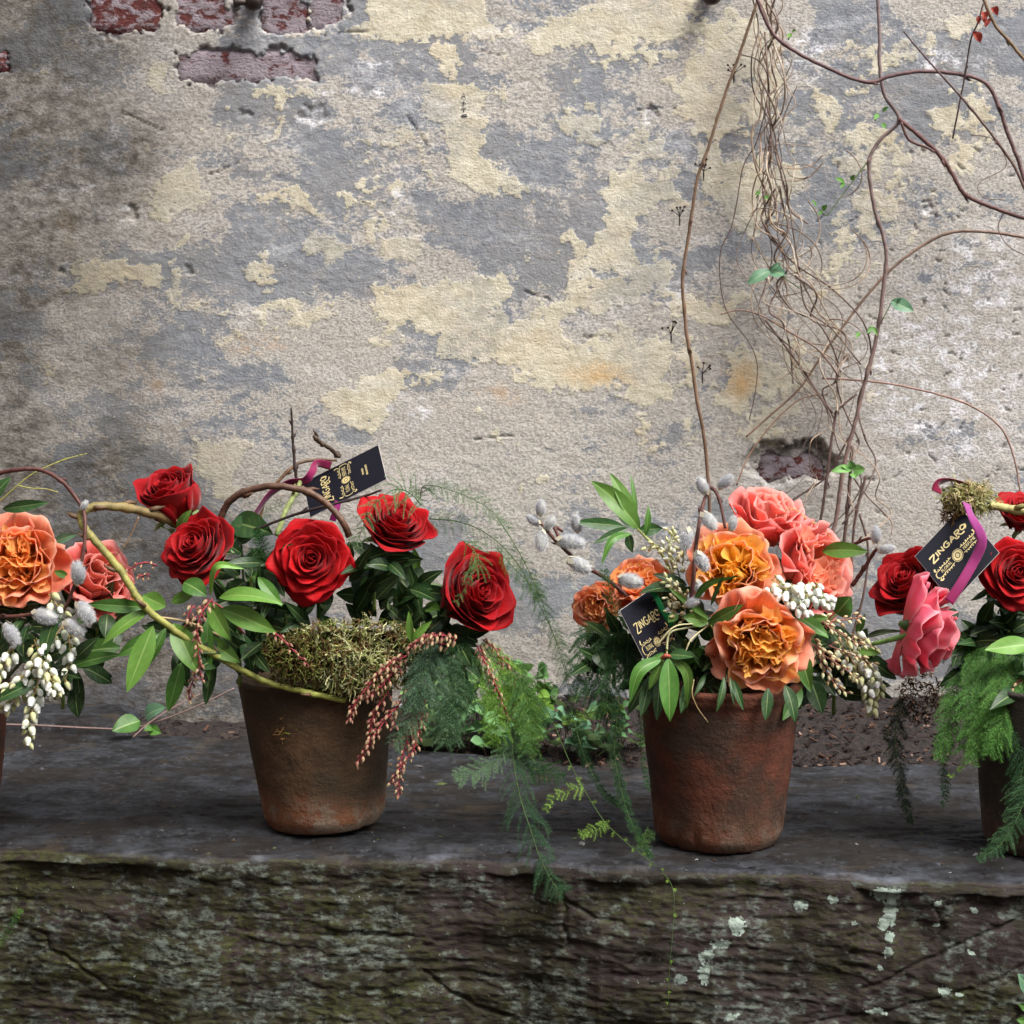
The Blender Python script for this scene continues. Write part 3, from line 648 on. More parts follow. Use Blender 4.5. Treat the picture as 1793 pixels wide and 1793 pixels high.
# ------------------------------------------------------------------ roses
def face_matrix(loc, facing, spin=0.0):
    q = Vector(facing).normalized().to_track_quat('Z', 'Y')
    return Matrix.Translation(loc) @ q.to_matrix().to_4x4() @ Matrix.Rotation(spin, 4, 'Z')
def petal_geo(L, W, a0, a1, curl, rb, rmin, flat, rg, ruffle=.02, rd=.22, tip=.06, zb=0.0, nu=11, nv=11, side=0.0, bend_v=0.0, wmax=2.2):
    """a petal on the +X side of the axis Z: (L,W) metres, leans from angle a0 at its base to a1, rim curls by curl"""
    us = np.linspace(0, 1, 61)
    ang = a0+(a1-a0)*sstep(0.05, .8, us)+curl*sstep(.70, 1.0, us)
    ds = np.diff(us, prepend=0)*L
    r = rb+np.cumsum(np.sin(ang)*ds); z = zb+np.cumsum(np.cos(ang)*ds)
    u, v = np.meshgrid(np.linspace(0, 1, nu), np.linspace(-1, 1, nv), indexing='ij')
    tipj = rg.uniform(-.15, .15)
    ue = u*(1-rd*np.abs(v)**2.4+tip*np.exp(-((v-tipj)/.22)**2)-tip+.03*np.sin(v*rg.uniform(4, 9)+rg.uniform(0, 6)))
    ue = np.clip(ue, 0, 1)
    R, Zv = np.interp(ue, us, r), np.interp(ue, us, z); A = np.interp(ue, us, ang)
    w = W*(.30+.70*np.sin(np.pi*np.clip(.06+.60*u, 0, 1))**.9)
    rc = np.maximum(R, rmin)*flat
    phi = np.clip(v*w/rc, -wmax, wmax)
    nrm = np.zeros_like(R)
    ph = rg.uniform(0, 6.28, 4); fr = rg.uniform(2.2, 5.5, 4)
    for q in range(4): nrm += np.sin(fr[q]*(q*.6+1)*v+ph[q]+u*2*(q % 2))/(q+1.2)
    nrm *= ruffle*L*u**2
    nrm += side*L*np.abs(v)**3*u**1.5 + bend_v*L*v*u
    off = R+nrm*np.cos(A)
    x = (off-rc)+rc*np.cos(phi); y = rc*np.sin(phi)
    zz = Zv-nrm*np.sin(A)
    return np.stack([x, y, zz], -1).reshape(-1, 3), u, v
def rotz(V, a):
    c, s = math.cos(a), math.sin(a); O = V.copy(); O[:, 0] = V[:, 0]*c-V[:, 1]*s; O[:, 1] = V[:, 0]*s+V[:, 1]*c; return O
def calyx(t, R, stem_to=None, M=None):
    """green sepals and stem under a rose, local axis Z"""
    rg = np.random.RandomState(3)
    for k in range(5):
        V, u, v = petal_geo(R*.62, R*.10, 1.1, 2.2, .6, R*.05, R*.1, 1.2, rg, .02, .75, 0, -R*.02, 7, 5)
        V = rotz(V, k*1.2566+.3)
        obj('sepal', V, gridfaces(7, 5), M_LEAF, t, col=np.array(lin(70, 100, 48)))
    V, F = tube_geo([(0, 0, -R*.28), (0, 0, -R*.16), (0, 0, -R*.05), (0, 0, R*.04)], [R*.05, R*.11, R*.13, R*.10], 10); obj('hip', V, F, M_LEAF, t, col=np.array(lin(78, 108, 56)))
    if stem_to is not None:
        e = M.inverted() @ Vector(stem_to); P = spline([(0, 0, -R*.2), (0, 0, -R*.7), tuple(e*.6+Vector((0, 0, -R*.5))), tuple(e)], 14)
        V, F = tube_geo(P, R*.045, 8); obj('stem', V, F, M_LEAF, t, col=np.array(lin(84, 118, 62)))
def red_rose(label, loc, facing, R, opening=1.0, seed=0, n=32, tone=1.0, stem_to=None, spin=0.0):
    M = face_matrix(loc, facing, spin); rg = np.random.RandomState(seed)
    t = thing('red_rose', label, 'rose', (0, 0, 0), 'red roses'); t.matrix_world = M
    inner, outer, edge = np.array((.46, .003, .005)), np.array((.50, .005, .008)), np.array((.26, .003, .010))
    for k in range(n):
        s = k/(n-1.0); th = k*2.39996+rg.uniform(-.25, .25)
        a0 = math.radians(4+58*s**1.15*(.35+.65*opening)); a1 = math.radians(-14+88*s**1.25*opening)
        curl = math.radians(rg.uniform(8, 40)*(.25+s)*(.5+.5*opening) if s > .2 else 6)
        Lp = R*(.74+.30*s)*rg.uniform(.95, 1.06); Wp = R*(.30+.50*s)*rg.uniform(.9, 1.1)
        rb = R*(.015+.09*s); rmin = R*(.05+.42*s); flat = 1.0+.35*s
        V, u, v = petal_geo(Lp, Wp, a0, a1, curl, rb, rmin, flat, rg, ruffle=.018+.032*s, rd=.20, tip=.05+.07*s, zb=-R*.30-R*.05*s, nu=12, nv=13, side=(-.10*s if s > .35 else .02), wmax=2.6-1.1*s)
        V = rotz(V, th)
        e = sstep(.80, 1.0, np.maximum(u, np.abs(v)**3)).reshape(-1, 1)*rg.uniform(.1, .7)
        mot = (fbm(u*5+k, v*4, seed+k, 3)*.35+1).reshape(-1, 1)
        c = (inner*(1-s)+outer*s)*rg.uniform(.78, 1.12)*tone
        c = (c*(1-e)+edge*e)*mot
        o = obj('petal', V, gridfaces(12, 13), M_RED, t, col=c, attrs=dict(pv=v, pu=u, ps=np.full(u.size, k*3.7+seed)))
        md = o.modifiers.new('thick', 'SOLIDIFY'); md.thickness = .00035; md.offset = 0
    calyx_shift = thing_part(t, 'calyx', R)
    calyx(calyx_shift, R, stem_to, M)
    return t
def thing_part(t, name, R):
    e = bpy.data.objects.new(name, None); C.objects.link(e); e.parent = t; e.location = (0, 0, -R*.32); e.empty_display_size = .005
    return e
def garden_rose(label, loc, facing, R, seed=0, guard=15, sectors=5, per=11, stem_to=None, spin=0.0, cup=1.0, c_in=(1.0, .53, .07), c_edge=(1.0, .64, .24), c_out=(.98, .42, .27), c_rim=(1.0, .62, .48), name='peach_garden_rose', inner=True, grp='peach and orange garden roses', topz=.30, gopen=1.0):
    """full cupped rose: ruffled guard petals round quartered folds"""
    M = face_matrix(loc, facing, spin); rg = np.random.RandomState(seed)
    t = thing(name, label, 'rose', (0, 0, 0), grp); t.matrix_world = M
    ci, ce, co, cr = map(np.array, (c_in, c_edge, c_out, c_rim))
    if inner:
        th0 = rg.uniform(0, 6)
        for s in range(sectors):
            th = th0+s*6.2832/sectors+rg.uniform(-.2, .2); rho = R*rg.uniform(.40, .48)
            for j in range(max(4, int(per*.6))):
                q = (j+.7)/max(4, int(per*.6)); a, b = R*.46*q*rg.uniform(.85, 1.15), R*.33*q*rg.uniform(.8, 1.2)*(5/sectors)
                wid = rg.uniform(.9, 1.9); mid = rg.choice([0, math.pi])+rg.uniform(-.8, .8)
                nu, nv = 7, 15
                u, v = np.meshgrid(np.linspace(0, 1, nu), np.linspace(-1, 1, nv), indexing='ij')
                hgt = R*(.62+.26*rg.rand()-.16*q)*(1-.22*np.abs(v)**3)
                ph1, ph2 = rg.uniform(0, 6.28, 2); f1, f2 = rg.uniform(2, 5), rg.uniform(7, 12)
                ruf = R*u**1.5*(.070*np.sin(f1*v+ph1)+.030*np.sin(f2*v+ph2))
                an = mid+v*wid; sc = (.26+rg.uniform(-.1, .1))+.92*u**1.1
                x = rho*(.62+.38*u)+np.cos(an)*(a*sc+ruf); y = np.sin(an)*(b*sc+ruf)
                rr = np.hypot(x, y)
                z = -R*.06+u*hgt*.48+R*topz*.55*u*np.clip(1-(rr/(R*.9))**2, -.3, 1)+R*.03*u*np.sin(f1*1.3*v+ph2)
                V = rotz(np.stack([x, y, z], -1).reshape(-1, 3), th)
                e = (u**2.5).reshape(-1, 1)*rg.uniform(.25, .9); pk = sstep(.5, 1.0, (rr/R)).reshape(-1, 1)*.4
                c = (ci*(1-e)+ce*e)*rg.uniform(.88, 1.06); c = c*(1-pk)+co*pk*1.1
                obj('petal', V, gridfaces(nu, nv), M_PEACH, t, col=c, attrs=dict(pv=v, pu=u, ps=np.full(u.size, j*3.7+s*11)))
    for k in range(guard):
        s = k/(guard-1.0); th = k*2.39996+rg.uniform(-.2, .2)
        a0 = math.radians(58+30*s); a1 = math.radians((-4+62*s**1.6)/max(cup, .4)); curl = math.radians(rg.uniform(15, 60)*(.4+s*.8))
        if not inner: a0 = math.radians(8+62*s*gopen); a1 = math.radians(-16+56*s*gopen)
        V, u, v = petal_geo(R*(1.02+.16*s)*rg.uniform(.94, 1.06), R*(.52+.16*s)*rg.uniform(.9, 1.15), a0, a1, curl, R*.06, R*.48, 1.15, rg, ruffle=.085+.05*s, rd=.15, tip=.03, zb=-R*.40, nu=13, nv=17, side=-.03*s, wmax=1.8)
        V = rotz(V, th)
        e = sstep(.86, 1.0, np.maximum(u, np.abs(v)**4)).reshape(-1, 1)*rg.uniform(.4, .9); g_ = (sstep(.1, .8, u)).reshape(-1, 1)
        mix = .25+.75*s
        c = (ci*(1-g_)*.9+co*g_)*mix+ (ce*.5+ci*.5)*(1-mix); c = c*rg.uniform(.86, 1.1); c = c*(1-e)+cr*e
        o = obj('petal', V, gridfaces(13, 17), M_PEACH, t, col=c, attrs=dict(pv=v, pu=u, ps=np.full(u.size, k*5.1+seed)))
        md = o.modifiers.new('thick', 'SOLIDIFY'); md.thickness = .0003; md.offset = 0
    calyx(thing_part(t, 'calyx', R), R, stem_to, M)
    return t

# ------------------------------------------------------------------ leaves
def leaf_geo(base, tip, width, normal=None, sag=0.0, fold=.25, rg=None, col=(.05, .12, .03), vein=(.28, .36, .12), shape=.85, nu=15, nv=9, mid=None, twist=0.0, wav=.03):
    """a lance leaf from base to tip; sag bows it along its normal; returns verts, faces, colours"""
    b, t_ = np.asarray(base, float), np.asarray(tip, float); L_ = np.linalg.norm(t_-b); d = (t_-b)/L_
    n = np.asarray(normal if normal is not None else (0, -1, .35), float); n = n-d*np.dot(n, d); n /= np.linalg.norm(n)+1e-9
    if mid is not None: S = spline([b, mid, t_], nu)
    else:
        s = np.linspace(0, 1, nu); S = b+(t_-b)*s[:, None]+n[None]*(sag*L_*4*s*(1-s))[:, None]
    T = np.gradient(S, axis=0); T /= np.linalg.norm(T, axis=1)[:, None]
    s = np.linspace(0, 1, nu)
    w = width*.5*np.clip(np.sin(np.pi*np.clip(s, 0, 1)**shape), 0, 1)**.85*(1-.0*s); w[0] = width*.03; w[-1] = width*.012
    v = np.array([-1, -.7, -.38, -.12, -.05, 0, .05, .12, .38, .7, 1]); nv = 11
    ph = rg.uniform(0, 6) if rg is not None else 0
    V = np.zeros((nu, nv, 3)); K = np.zeros((nu, nv, 3)); c = np.asarray(col, float); ve = np.asarray(vein, float)
    for i in range(nu):
        nn = n-T[i]*np.dot(n, T[i]); nn /= np.linalg.norm(nn)+1e-9; sd = np.cross(T[i], nn)
        a = twist*s[i]; nn, sd = nn*math.cos(a)+sd*math.sin(a), sd*math.cos(a)-nn*math.sin(a)
        for j in range(nv):
            h = fold*w[i]*abs(v[j])**1.3 + wav*width*math.sin(s[i]*9+ph+v[j]*1.5)*abs(v[j])
            V[i, j] = S[i]+sd*w[i]*v[j]+nn*h
        vv = np.exp(-(v/.055)**2)*.75+.14*np.maximum(0, np.sin((s[i]*13-np.abs(v)*2.6)*3.1))**6*(np.abs(v) > .12)
        K[i] = c*(1-vv[:, None])+ve*vv[:, None]
    K *= (1+.25*fbm(np.linspace(0, 3, nu)[:, None]+ph, v[None]*2, int(ph*100), 3))[..., None]
    return V.reshape(-1, 3), gridfaces(nu, nv), K.reshape(-1, 3)
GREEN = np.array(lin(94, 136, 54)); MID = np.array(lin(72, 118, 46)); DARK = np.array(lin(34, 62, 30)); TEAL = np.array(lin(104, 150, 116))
def sprig(name, label, cat, leaves, origin, stems=(), group=None, seed=0, stem_col=lin(120, 140, 70), mat=None):
    """leaves: (bx,by,bY, tx,ty,tY, width_px, tone[, dict]); stems: (points (px,py,Y)..., radius_px)"""
    rg = np.random.RandomState(seed); o = at(*origin); t = thing(name, label, cat, o, group)
    for st_ in stems:
        pts, r = st_[0], st_[1]; kc = st_[2] if len(st_) > 2 else stem_col
        P_ = spline([at(*p) for p in pts], max(6, len(pts)*5)); rr = m_of(r, pts[0][2])*np.linspace(1, .7, len(P_))
        V, F = tube_geo(P_, rr, 7, jitter=.12, seed=seed); obj('stem', V, F, M_BARK, t, col=np.array(kc), origin=o)
    for lf in leaves:
        bx, by, bY, tx, ty, tY, w, tone = lf[:8]; kw = dict(lf[8]) if len(lf) > 8 else {}
        if 'midp' in kw: kw['mid'] = at(*kw.pop('midp'))
        kw.setdefault('twist', rg.uniform(-.5, .5)); kw.setdefault('sag', rg.uniform(.02, .13)); kw.setdefault('normal', (rg.uniform(-.35, .35), -1, rg.uniform(.1, .7)))
        c = np.asarray(tone)*rg.uniform(.85, 1.15); 
        V, F, K = leaf_geo(at(bx, by, bY), at(tx, ty, tY), m_of(w, bY), rg=rg, col=c, vein=c*.45+np.array(lin(176, 196, 120))*.6, **kw)
        obj('leaf', V, F, mat or M_LEAF, t, col=K, origin=o)
    return t
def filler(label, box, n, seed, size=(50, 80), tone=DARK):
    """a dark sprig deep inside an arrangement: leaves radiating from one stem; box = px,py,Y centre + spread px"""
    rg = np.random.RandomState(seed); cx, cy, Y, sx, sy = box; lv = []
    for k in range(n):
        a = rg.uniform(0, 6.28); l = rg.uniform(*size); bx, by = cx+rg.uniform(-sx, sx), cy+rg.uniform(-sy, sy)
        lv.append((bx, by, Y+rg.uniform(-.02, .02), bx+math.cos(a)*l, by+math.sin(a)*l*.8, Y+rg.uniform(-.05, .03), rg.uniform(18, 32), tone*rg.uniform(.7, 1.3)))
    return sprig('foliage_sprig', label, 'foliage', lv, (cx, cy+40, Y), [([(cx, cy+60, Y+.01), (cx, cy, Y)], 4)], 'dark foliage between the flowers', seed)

# ------------------------------------------------------------------ twigs
def twig(name, label, cat, pts, r0, r1, c0, c1, nodes=(), group=None, seed=0, knob=.35, sides=9, t=None, part='branch', dens=7):
    """a woody twig through (px,py,Y); nodes: fractions where buds swell"""
    o = at(*pts[0]); own = t is None
    if own: t = thing(name, label, cat, o, group)
    else: o = t.location
    n = max(10, len(pts)*dens); P_ = spline([at(*p) for p in pts], n); s = np.linspace(0, 1, n)
    r = m_of(r0, pts[0][2])*(1-s)+m_of(r1, pts[-1][2])*s
    for q in nodes: r = r*(1+knob*np.exp(-((s-q)/(.9/n))**2))
    rg = np.random.RandomState(seed+7); P_ = P_+(rg.rand(n, 3)-.5)*r[:, None]*.25
    V, F = tube_geo(P_, r, sides, jitter=.10, seed=seed)
    K = (np.array(c0)[None]*(1-s[:, None])+np.array(c1)[None]*s[:, None])*(1+.5*(rg.rand(n, 1)-.5))
    obj(part, V, F, M_BARK, t, col=np.repeat(K, sides, 0), origin=o)
    for q in nodes:
        i = min(n-2, int(q*(n-1))); d = P_[i+1]-P_[i]; d /= np.linalg.norm(d); sd = np.cross(d, rg.rand(3)-.5); sd /= np.linalg.norm(sd)
        a = P_[i]+sd*r[i]*.8; V, F = tube_geo([a, a+(sd*.6+d)*r[i]*1.2, a+(sd*.7+d*1.6)*r[i]*1.7], [r[i]*.55, r[i]*.5, r[i]*.1], 6)
        obj('bud', V, F, M_BARK, t, col=np.array(c1)*.8, origin=o)
    return t, P_

# willow catkins: a furred body with a scale at its foot, +Z up, unit length
def catkin_mesh(seed):
    rg = np.random.RandomState(seed); g = Geo(); n, k = 16, 14
    u = np.linspace(0, 1, n); an = np.linspace(0, 2*math.pi, k, endpoint=False)
    r = .27*np.sin(np.pi*(u*.93+.05))**.6; bend = .05*np.sin(u*2.5)
    V = np.stack([r[:, None]*np.cos(an)+bend[:, None], r[:, None]*np.sin(an), u[:, None]+0*an], -1).reshape(-1, 3)
    pat = sstep(-.1, .25, fbm(np.repeat(u, k)*4+seed, np.tile(np.cos(an), n)*1.5, seed, 3))[:, None]
    base = np.array(lin(168, 170, 174))*(1-pat)+np.array(lin(212, 213, 204))*pat
    g.add(V, gridfaces(n, k, True), base)
    for q in range(1300):
        uu = rg.uniform(.03, .98); a = rg.uniform(0, 6.2832); rr = np.interp(uu, u, r); p = np.array([rr*math.cos(a)+np.interp(uu, u, bend), rr*math.sin(a), uu])
        nrm = np.array([math.cos(a), math.sin(a), .7+.9*(uu-.4)]); nrm /= np.linalg.norm(nrm); nrm += (rg.rand(3)-.5)*.7
        sd = np.cross(nrm, rg.rand(3)-.5); sd /= np.linalg.norm(sd)+1e-9; l = rg.uniform(.07, .15)
        c = np.array(lin(226, 228, 230))*rg.uniform(.75, 1.1)
        g.add([p-sd*.006-nrm*.02, p+sd*.006-nrm*.02, p+nrm*l], [(0, 1, 2)], c)
    for s in (-1, 1, .2):
        a = s*1.9; q = np.array([math.cos(a), math.sin(a), 0])
        g.add([q*.10+[0, 0, -.10], np.cross(q, [0, 0, 1])*.13+q*.18+[0, 0, .06], q*.30+[0, 0, .24], -np.cross(q, [0, 0, 1])*.13+q*.18+[0, 0, .06]], [(0, 1, 2, 3)], np.array(lin(206, 200, 178)))
    o = g.build('catkin', M_FUR); me = o.data; bpy.data.objects.remove(o); return me
CATKIN = [catkin_mesh(s) for s in (1, 2, 3)]
def catkins(t, lst, rg):
    """lst: (px,py,Y, angle in picture deg, length px)"""
    for i, (px, py, Y, a, l) in enumerate(lst):
        d = Vector((math.cos(math.radians(a)), rg.uniform(-.35, .1), math.sin(math.radians(a)))).normalized(); L_ = m_of(l, Y)
        c = at(px, py, Y)-d*L_*.5
        M = Matrix.Translation(c-t.location) @ d.to_track_quat('Z', 'Y').to_matrix().to_4x4() @ Matrix.Rotation(rg.uniform(0, 6), 4, 'Z') @ Matrix.Diagonal((L_*rg.uniform(.9, 1.1), L_*rg.uniform(.9, 1.1), L_, 1))
        inst('catkin', CATKIN[i % 3], t, M)

# pieris bells: urn flower hanging, mouth at -Z, unit length; and closed buds
def bell_mesh(cols, bud):
    prof = [(.04, .02), (.20, -.03), (.31, -.16), (.36, -.34), (.34, -.55), (.26, -.76), (.17, -.90), (.20, -.97), (.13, -.95), (.10, -.80)] if not bud else [(.05, .02), (.22, -.06), (.30, -.25), (.29, -.48), (.20, -.75), (.09, -.93), (.01, -1.0)]
    A = np.array(prof); k = 10; an = np.linspace(0, 2*math.pi, k, endpoint=False)
    rr = A[:, 0:1]*(1+.07*np.cos(5*an)[None])
    V = np.stack([rr*np.cos(an), rr*np.sin(an), A[:, 1:2]+0*an], -1).reshape(-1, 3)
    s = (-A[:, 1:2]).clip(0, 1); K = np.repeat(np.array(cols[0])*(1-s)+np.array(cols[1])*s, k, 0)
    g = Geo(); g.add(V, gridfaces(len(A), k, True), K)
    Vc, Fc = tube_geo([(0, 0, -.04), (0, 0, .10), (.03, 0, .34)], [.17, .08, .05], 6); g.add(Vc, Fc, np.array(cols[2]))
    o = g.build('bell', M_BELL); me = o.data; bpy.data.objects.remove(o); return me
WBELL = [bell_mesh((lin(226, 230, 214), lin(240, 242, 240), lin(150, 160, 90)), 0), bell_mesh((lin(214, 222, 190), lin(236, 238, 226), lin(160, 150, 100)), 0), bell_mesh((lin(196, 204, 140), lin(222, 218, 180), lin(150, 130, 90)), 1)]
RBUD = [bell_mesh((lin(150, 96, 86), lin(196, 184, 138), lin(150, 60, 66)), 1), bell_mesh((lin(168, 120, 100), lin(206, 198, 150), lin(140, 52, 60)), 1), bell_mesh((lin(136, 72, 72), lin(176, 152, 116), lin(140, 52, 60)), 1)]
CBUD = [bell_mesh((lin(196, 180, 136), lin(214, 208, 170), lin(150, 104, 84)), 1), bell_mesh((lin(180, 150, 112), lin(208, 196, 150), lin(140, 92, 74)), 1), bell_mesh((lin(206, 206, 150), lin(224, 222, 190), lin(150, 120, 84)), 1)]
def raceme(t, pts, nb, meshes, size, spread, stem_px, stem_col, rg, droop=.8, part='flower_stalk', bname='flower_bell'):
    """a hanging spray: stalk through (px,py,Y), nb bells of size px, standing off spread px"""
    o = t.location; n = max(12, nb); P_ = spline([at(*p) for p in pts], n*2); s = np.linspace(0, 1, len(P_)); Y = pts[0][2]
    g = Geo(); V, F = tube_geo(P_, m_of(stem_px, Y)*(1-.5*s), 6); g.add(V, F, np.array(stem_col))
    for k in range(nb):
        f = (k+.6)/nb; i = min(len(P_)-2, int(f*(len(P_)-1))); p = P_[i]; d = P_[i+1]-P_[i]; d /= np.linalg.norm(d)
        a = k*2.4+rg.uniform(-.5, .5); e1 = np.cross(d, (0, 1, .1)); e1 /= np.linalg.norm(e1); e2 = np.cross(d, e1)
        off = (e1*math.cos(a)+e2*math.sin(a)); sp = m_of(spread, Y)*(1-.55*f)*rg.uniform(.7, 1.2); q = p+off*sp+d*sp*.5
        Vt, Ft = tube_geo([p, (p+q)/2+np.array([0, 0, .1*sp]), q], m_of(max(.8, stem_px*.45), Y), 4, cap=False); g.add(Vt, Ft, np.array(stem_col))
        ax = Vector(off*.55+d*(1-droop)+np.array([0, 0, -droop])).normalized()
        L_ = m_of(size*rg.uniform(.8, 1.15)*(1-.25*f), Y)
        M = Matrix.Translation(Vector(q)-o) @ (-ax).to_track_quat('Z', 'Y').to_matrix().to_4x4() @ Matrix.Rotation(rg.uniform(0, 6), 4, 'Z') @ Matrix.Scale(L_, 4)
        inst(bname, meshes[int(rg.choice([0, 0, 1, 2])) if f < .75 else int(rg.choice([1, 2, 2]))], t, M)
    g.build(part, M_BARK, t, origin=o)
def pieris(name, label, cat, racemes, seed, meshes, size, group, spread=10, stem=1.6, stem_col=lin(150, 120, 84), droop=.8, bname='flower_bell'):
    rg = np.random.RandomState(seed); t = thing(name, label, cat, at(*racemes[0][0][0]), group)
    for pts, nb in racemes: raceme(t, pts, nb, meshes, size, spread, stem, stem_col, rg, droop, bname=bname)
    return t

# ------------------------------------------------------------------ asparagus fern
def fern(label, pts, seed, side_px=(45, 20), every=5.0, col=lin(62, 112, 52), col2=lin(120, 160, 80), needle=6.0, plane=(0, -1, .3), droop=.25, r=1.3, skip=0.0, density=1.0, stem_col=lin(84, 110, 60), group='asparagus fern sprays', both=True, name='asparagus_fern', curl=0.0, nw=1.0):
    """fine fern: stem through (px,py,Y) with side plumes in a plane, all needles one soft part"""
    rg = np.random.RandomState(seed); o = at(*pts[0]); t = thing(name, label, 'fern', o, group)
    Ltot = sum(math.hypot(pts[i+1][0]-pts[i][0], pts[i+1][1]-pts[i][1]) for i in range(len(pts)-1)); n = max(20, int(Ltot/4))
    P_ = spline([at(*p) for p in pts], n); s = np.linspace(0, 1, n); Y = pts[0][2]
    V, F = tube_geo(P_, m_of(r, Y)*(1-.6*s), 6); obj('stem', V, F, M_FERN, t, col=np.array(stem_col), origin=o)
    V, K = [], []; c1, c2 = np.array(col), np.array(col2); pl = np.array(plane, float)
    nl, nwid = m_of(needle, Y), m_of(nw, Y)
    def needles(p, d, nn, cnt, l, shade):
        for q in range(cnt):
            v = d*rg.uniform(.3, 1.0)+(rg.rand(3)-.5)*1.5+nn*rg.uniform(-.3, .3); v /= np.linalg.norm(v)+1e-9
            sd = np.cross(v, nn+(rg.rand(3)-.5)*.8); sd /= np.linalg.norm(sd)+1e-9; e = p+v*l*rg.uniform(.6, 1.2)
            V.extend([p-sd*nwid*.5, p+sd*nwid*.5, e]); cc = (c1*(1-shade)+c2*shade)*rg.uniform(.65, 1.25); K.extend([cc, cc, cc])
    step = max(1, int(round(every/4.0*1.0))); sgn = 1
    for i in range(int(n*skip), n, step):
        d = P_[min(i+1, n-1)]-P_[max(i-1, 0)]; d /= np.linalg.norm(d)+1e-9; nn = pl-d*np.dot(pl, d); nn /= np.linalg.norm(nn)+1e-9; sd = np.cross(d, nn)
        f = (i/n-skip)/(1-skip+1e-9); Ls = m_of((side_px[0]*(1-f)+side_px[1]*f)*(.35+.65*math.sin(math.pi*min(1, .15+f*.85))**.5)*rg.uniform(.75, 1.15), Y)
        sgn = -sgn
        for sg in ((1, -1) if both else (sgn,)):
            if rg.rand() < .16: continue
            Ls = Ls*rg.uniform(.7, 1.25)
            m_ = max(4, int(Ls/m_of(3.2, Y))); dirn = sd*sg*.85+d*rg.uniform(.3, .95)+nn*rg.uniform(-.35, .45); dirn /= np.linalg.norm(dirn)
            p = P_[i].copy(); sh = rg.uniform(0, .6)
            q0 = p.copy()
            for j in range(m_):
                ff = j/m_; dirn = dirn+np.array([0, 0, -droop*.09])+d*curl*.05+(rg.rand(3)-.5)*.16; dirn /= np.linalg.norm(dirn); p2 = p+dirn*Ls/m_
                sdn = np.cross(dirn, nn); sdn /= np.linalg.norm(sdn)+1e-9
                V.extend([p-sdn*nwid*.4, p+sdn*nwid*.4, p2]); cc = c1*.8; K.extend([cc, cc, cc])
                needles(p, dirn, nn, max(1, int(round(5*density))), nl*(1-.45*ff), sh)
                for s2 in (1, -1):                       # tiny side twigs
                    v = dirn*.8+sdn*s2*.7; v /= np.linalg.norm(v); l2 = nl*1.7*(1-.6*ff)
                    V.extend([p-dirn*nwid*.3, p+dirn*nwid*.3, p+v*l2]); K.extend([c1, c1, c2])
                p = p2
    V = np.array(V); F = np.arange(len(V)).reshape(-1, 3)
    f_ = obj('needles', V, F, M_FERN, t, col=np.array(K), origin=o, smooth=False); f_['kind'] = 'stuff'
    return t

# ------------------------------------------------------------------ moss
def moss(name, label, region, n, seed, Y, depth=.03, cols=None, length=(8, 22), parent=None, surface=None, core=False):
    """tangled strands over a mound; region: (cx,cy,rx,ry) px"""
    cols = cols or [lin(118, 130, 62), lin(156, 162, 100), lin(196, 196, 146), lin(128, 102, 66), lin(100, 114, 52)]
    rg = np.random.RandomState(seed); g = Geo(); cx, cy, rx, ry = region
    for k in range(n):
        a = rg.uniform(0, 6.28); q = math.sqrt(rg.rand()); px, py = cx+math.cos(a)*q*rx, cy+math.sin(a)*q*ry
        if surface: Yk = surface(px, py)
        else: Yk = Y-depth*math.sqrt(max(0, 1-q*q))+rg.uniform(-.004, .004)
        p = np.array(at(px, py, Yk)); L_ = m_of(rg.uniform(*length), Y); m_ = 5
        d = rg.rand(3)-.5; d[1] -= .25; d /= np.linalg.norm(d); path = [p]
        for j in range(m_):
            d = d+(rg.rand(3)-.5)*.9+np.array([0, 0, -.12]); d /= np.linalg.norm(d); p = p+d*L_/m_; path.append(p)
        zc = fbm(np.array([px/40.]), np.array([py/34.]), seed, 3)[0]
        w = (zc+.5+rg.uniform(-.28, .28))*len(cols); c = np.array(cols[int(np.clip(w, 0, len(cols)-1))])*rg.uniform(.6, 1.15)
        rr = m_of(rg.uniform(.8, 1.7), Y)
        V, F = tube_geo(path, rr*np.linspace(1, .4, len(path)), 3, cap=False); g.add(V, F, c)
        for j in range(1, len(path)):                     # side leaflets
            for s_ in range(2):
                v = (rg.rand(3)-.5)*2; v /= np.linalg.norm(v); e = np.array(path[j])+v*m_of(rg.uniform(2, 4.5), Y); sd = np.cross(v, rg.rand(3)-.5); sd /= np.linalg.norm(sd); sd *= m_of(.9, Y)
                g.add([path[j]-sd, path[j]+sd, e], [(0, 1, 2)], c*rg.uniform(.8, 1.3))
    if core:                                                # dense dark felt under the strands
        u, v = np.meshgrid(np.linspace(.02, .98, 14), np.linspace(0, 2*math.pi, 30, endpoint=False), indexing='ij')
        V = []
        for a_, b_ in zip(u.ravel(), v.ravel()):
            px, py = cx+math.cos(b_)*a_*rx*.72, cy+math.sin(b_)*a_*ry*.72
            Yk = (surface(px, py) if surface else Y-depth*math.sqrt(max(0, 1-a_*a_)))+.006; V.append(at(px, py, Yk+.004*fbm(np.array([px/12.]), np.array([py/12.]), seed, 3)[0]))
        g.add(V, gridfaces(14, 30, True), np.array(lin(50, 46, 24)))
    o = g.build(name, M_MOSS, smooth=False); tag(o, label, 'moss', 'moss clumps'); o['kind'] = 'stuff'
    return o
def px_rose(px, py, Y): return at(px, py, Y)
B0, C0 = Vector((POT_B[0].x, POT_B[0].y, .13)), Vector((POT_C[0].x, POT_C[0].y, .14))
A0, D0 = Vector((POT_A[0].x, POT_A[0].y, .13)), Vector((POT_D[0].x, POT_D[0].y, .14))
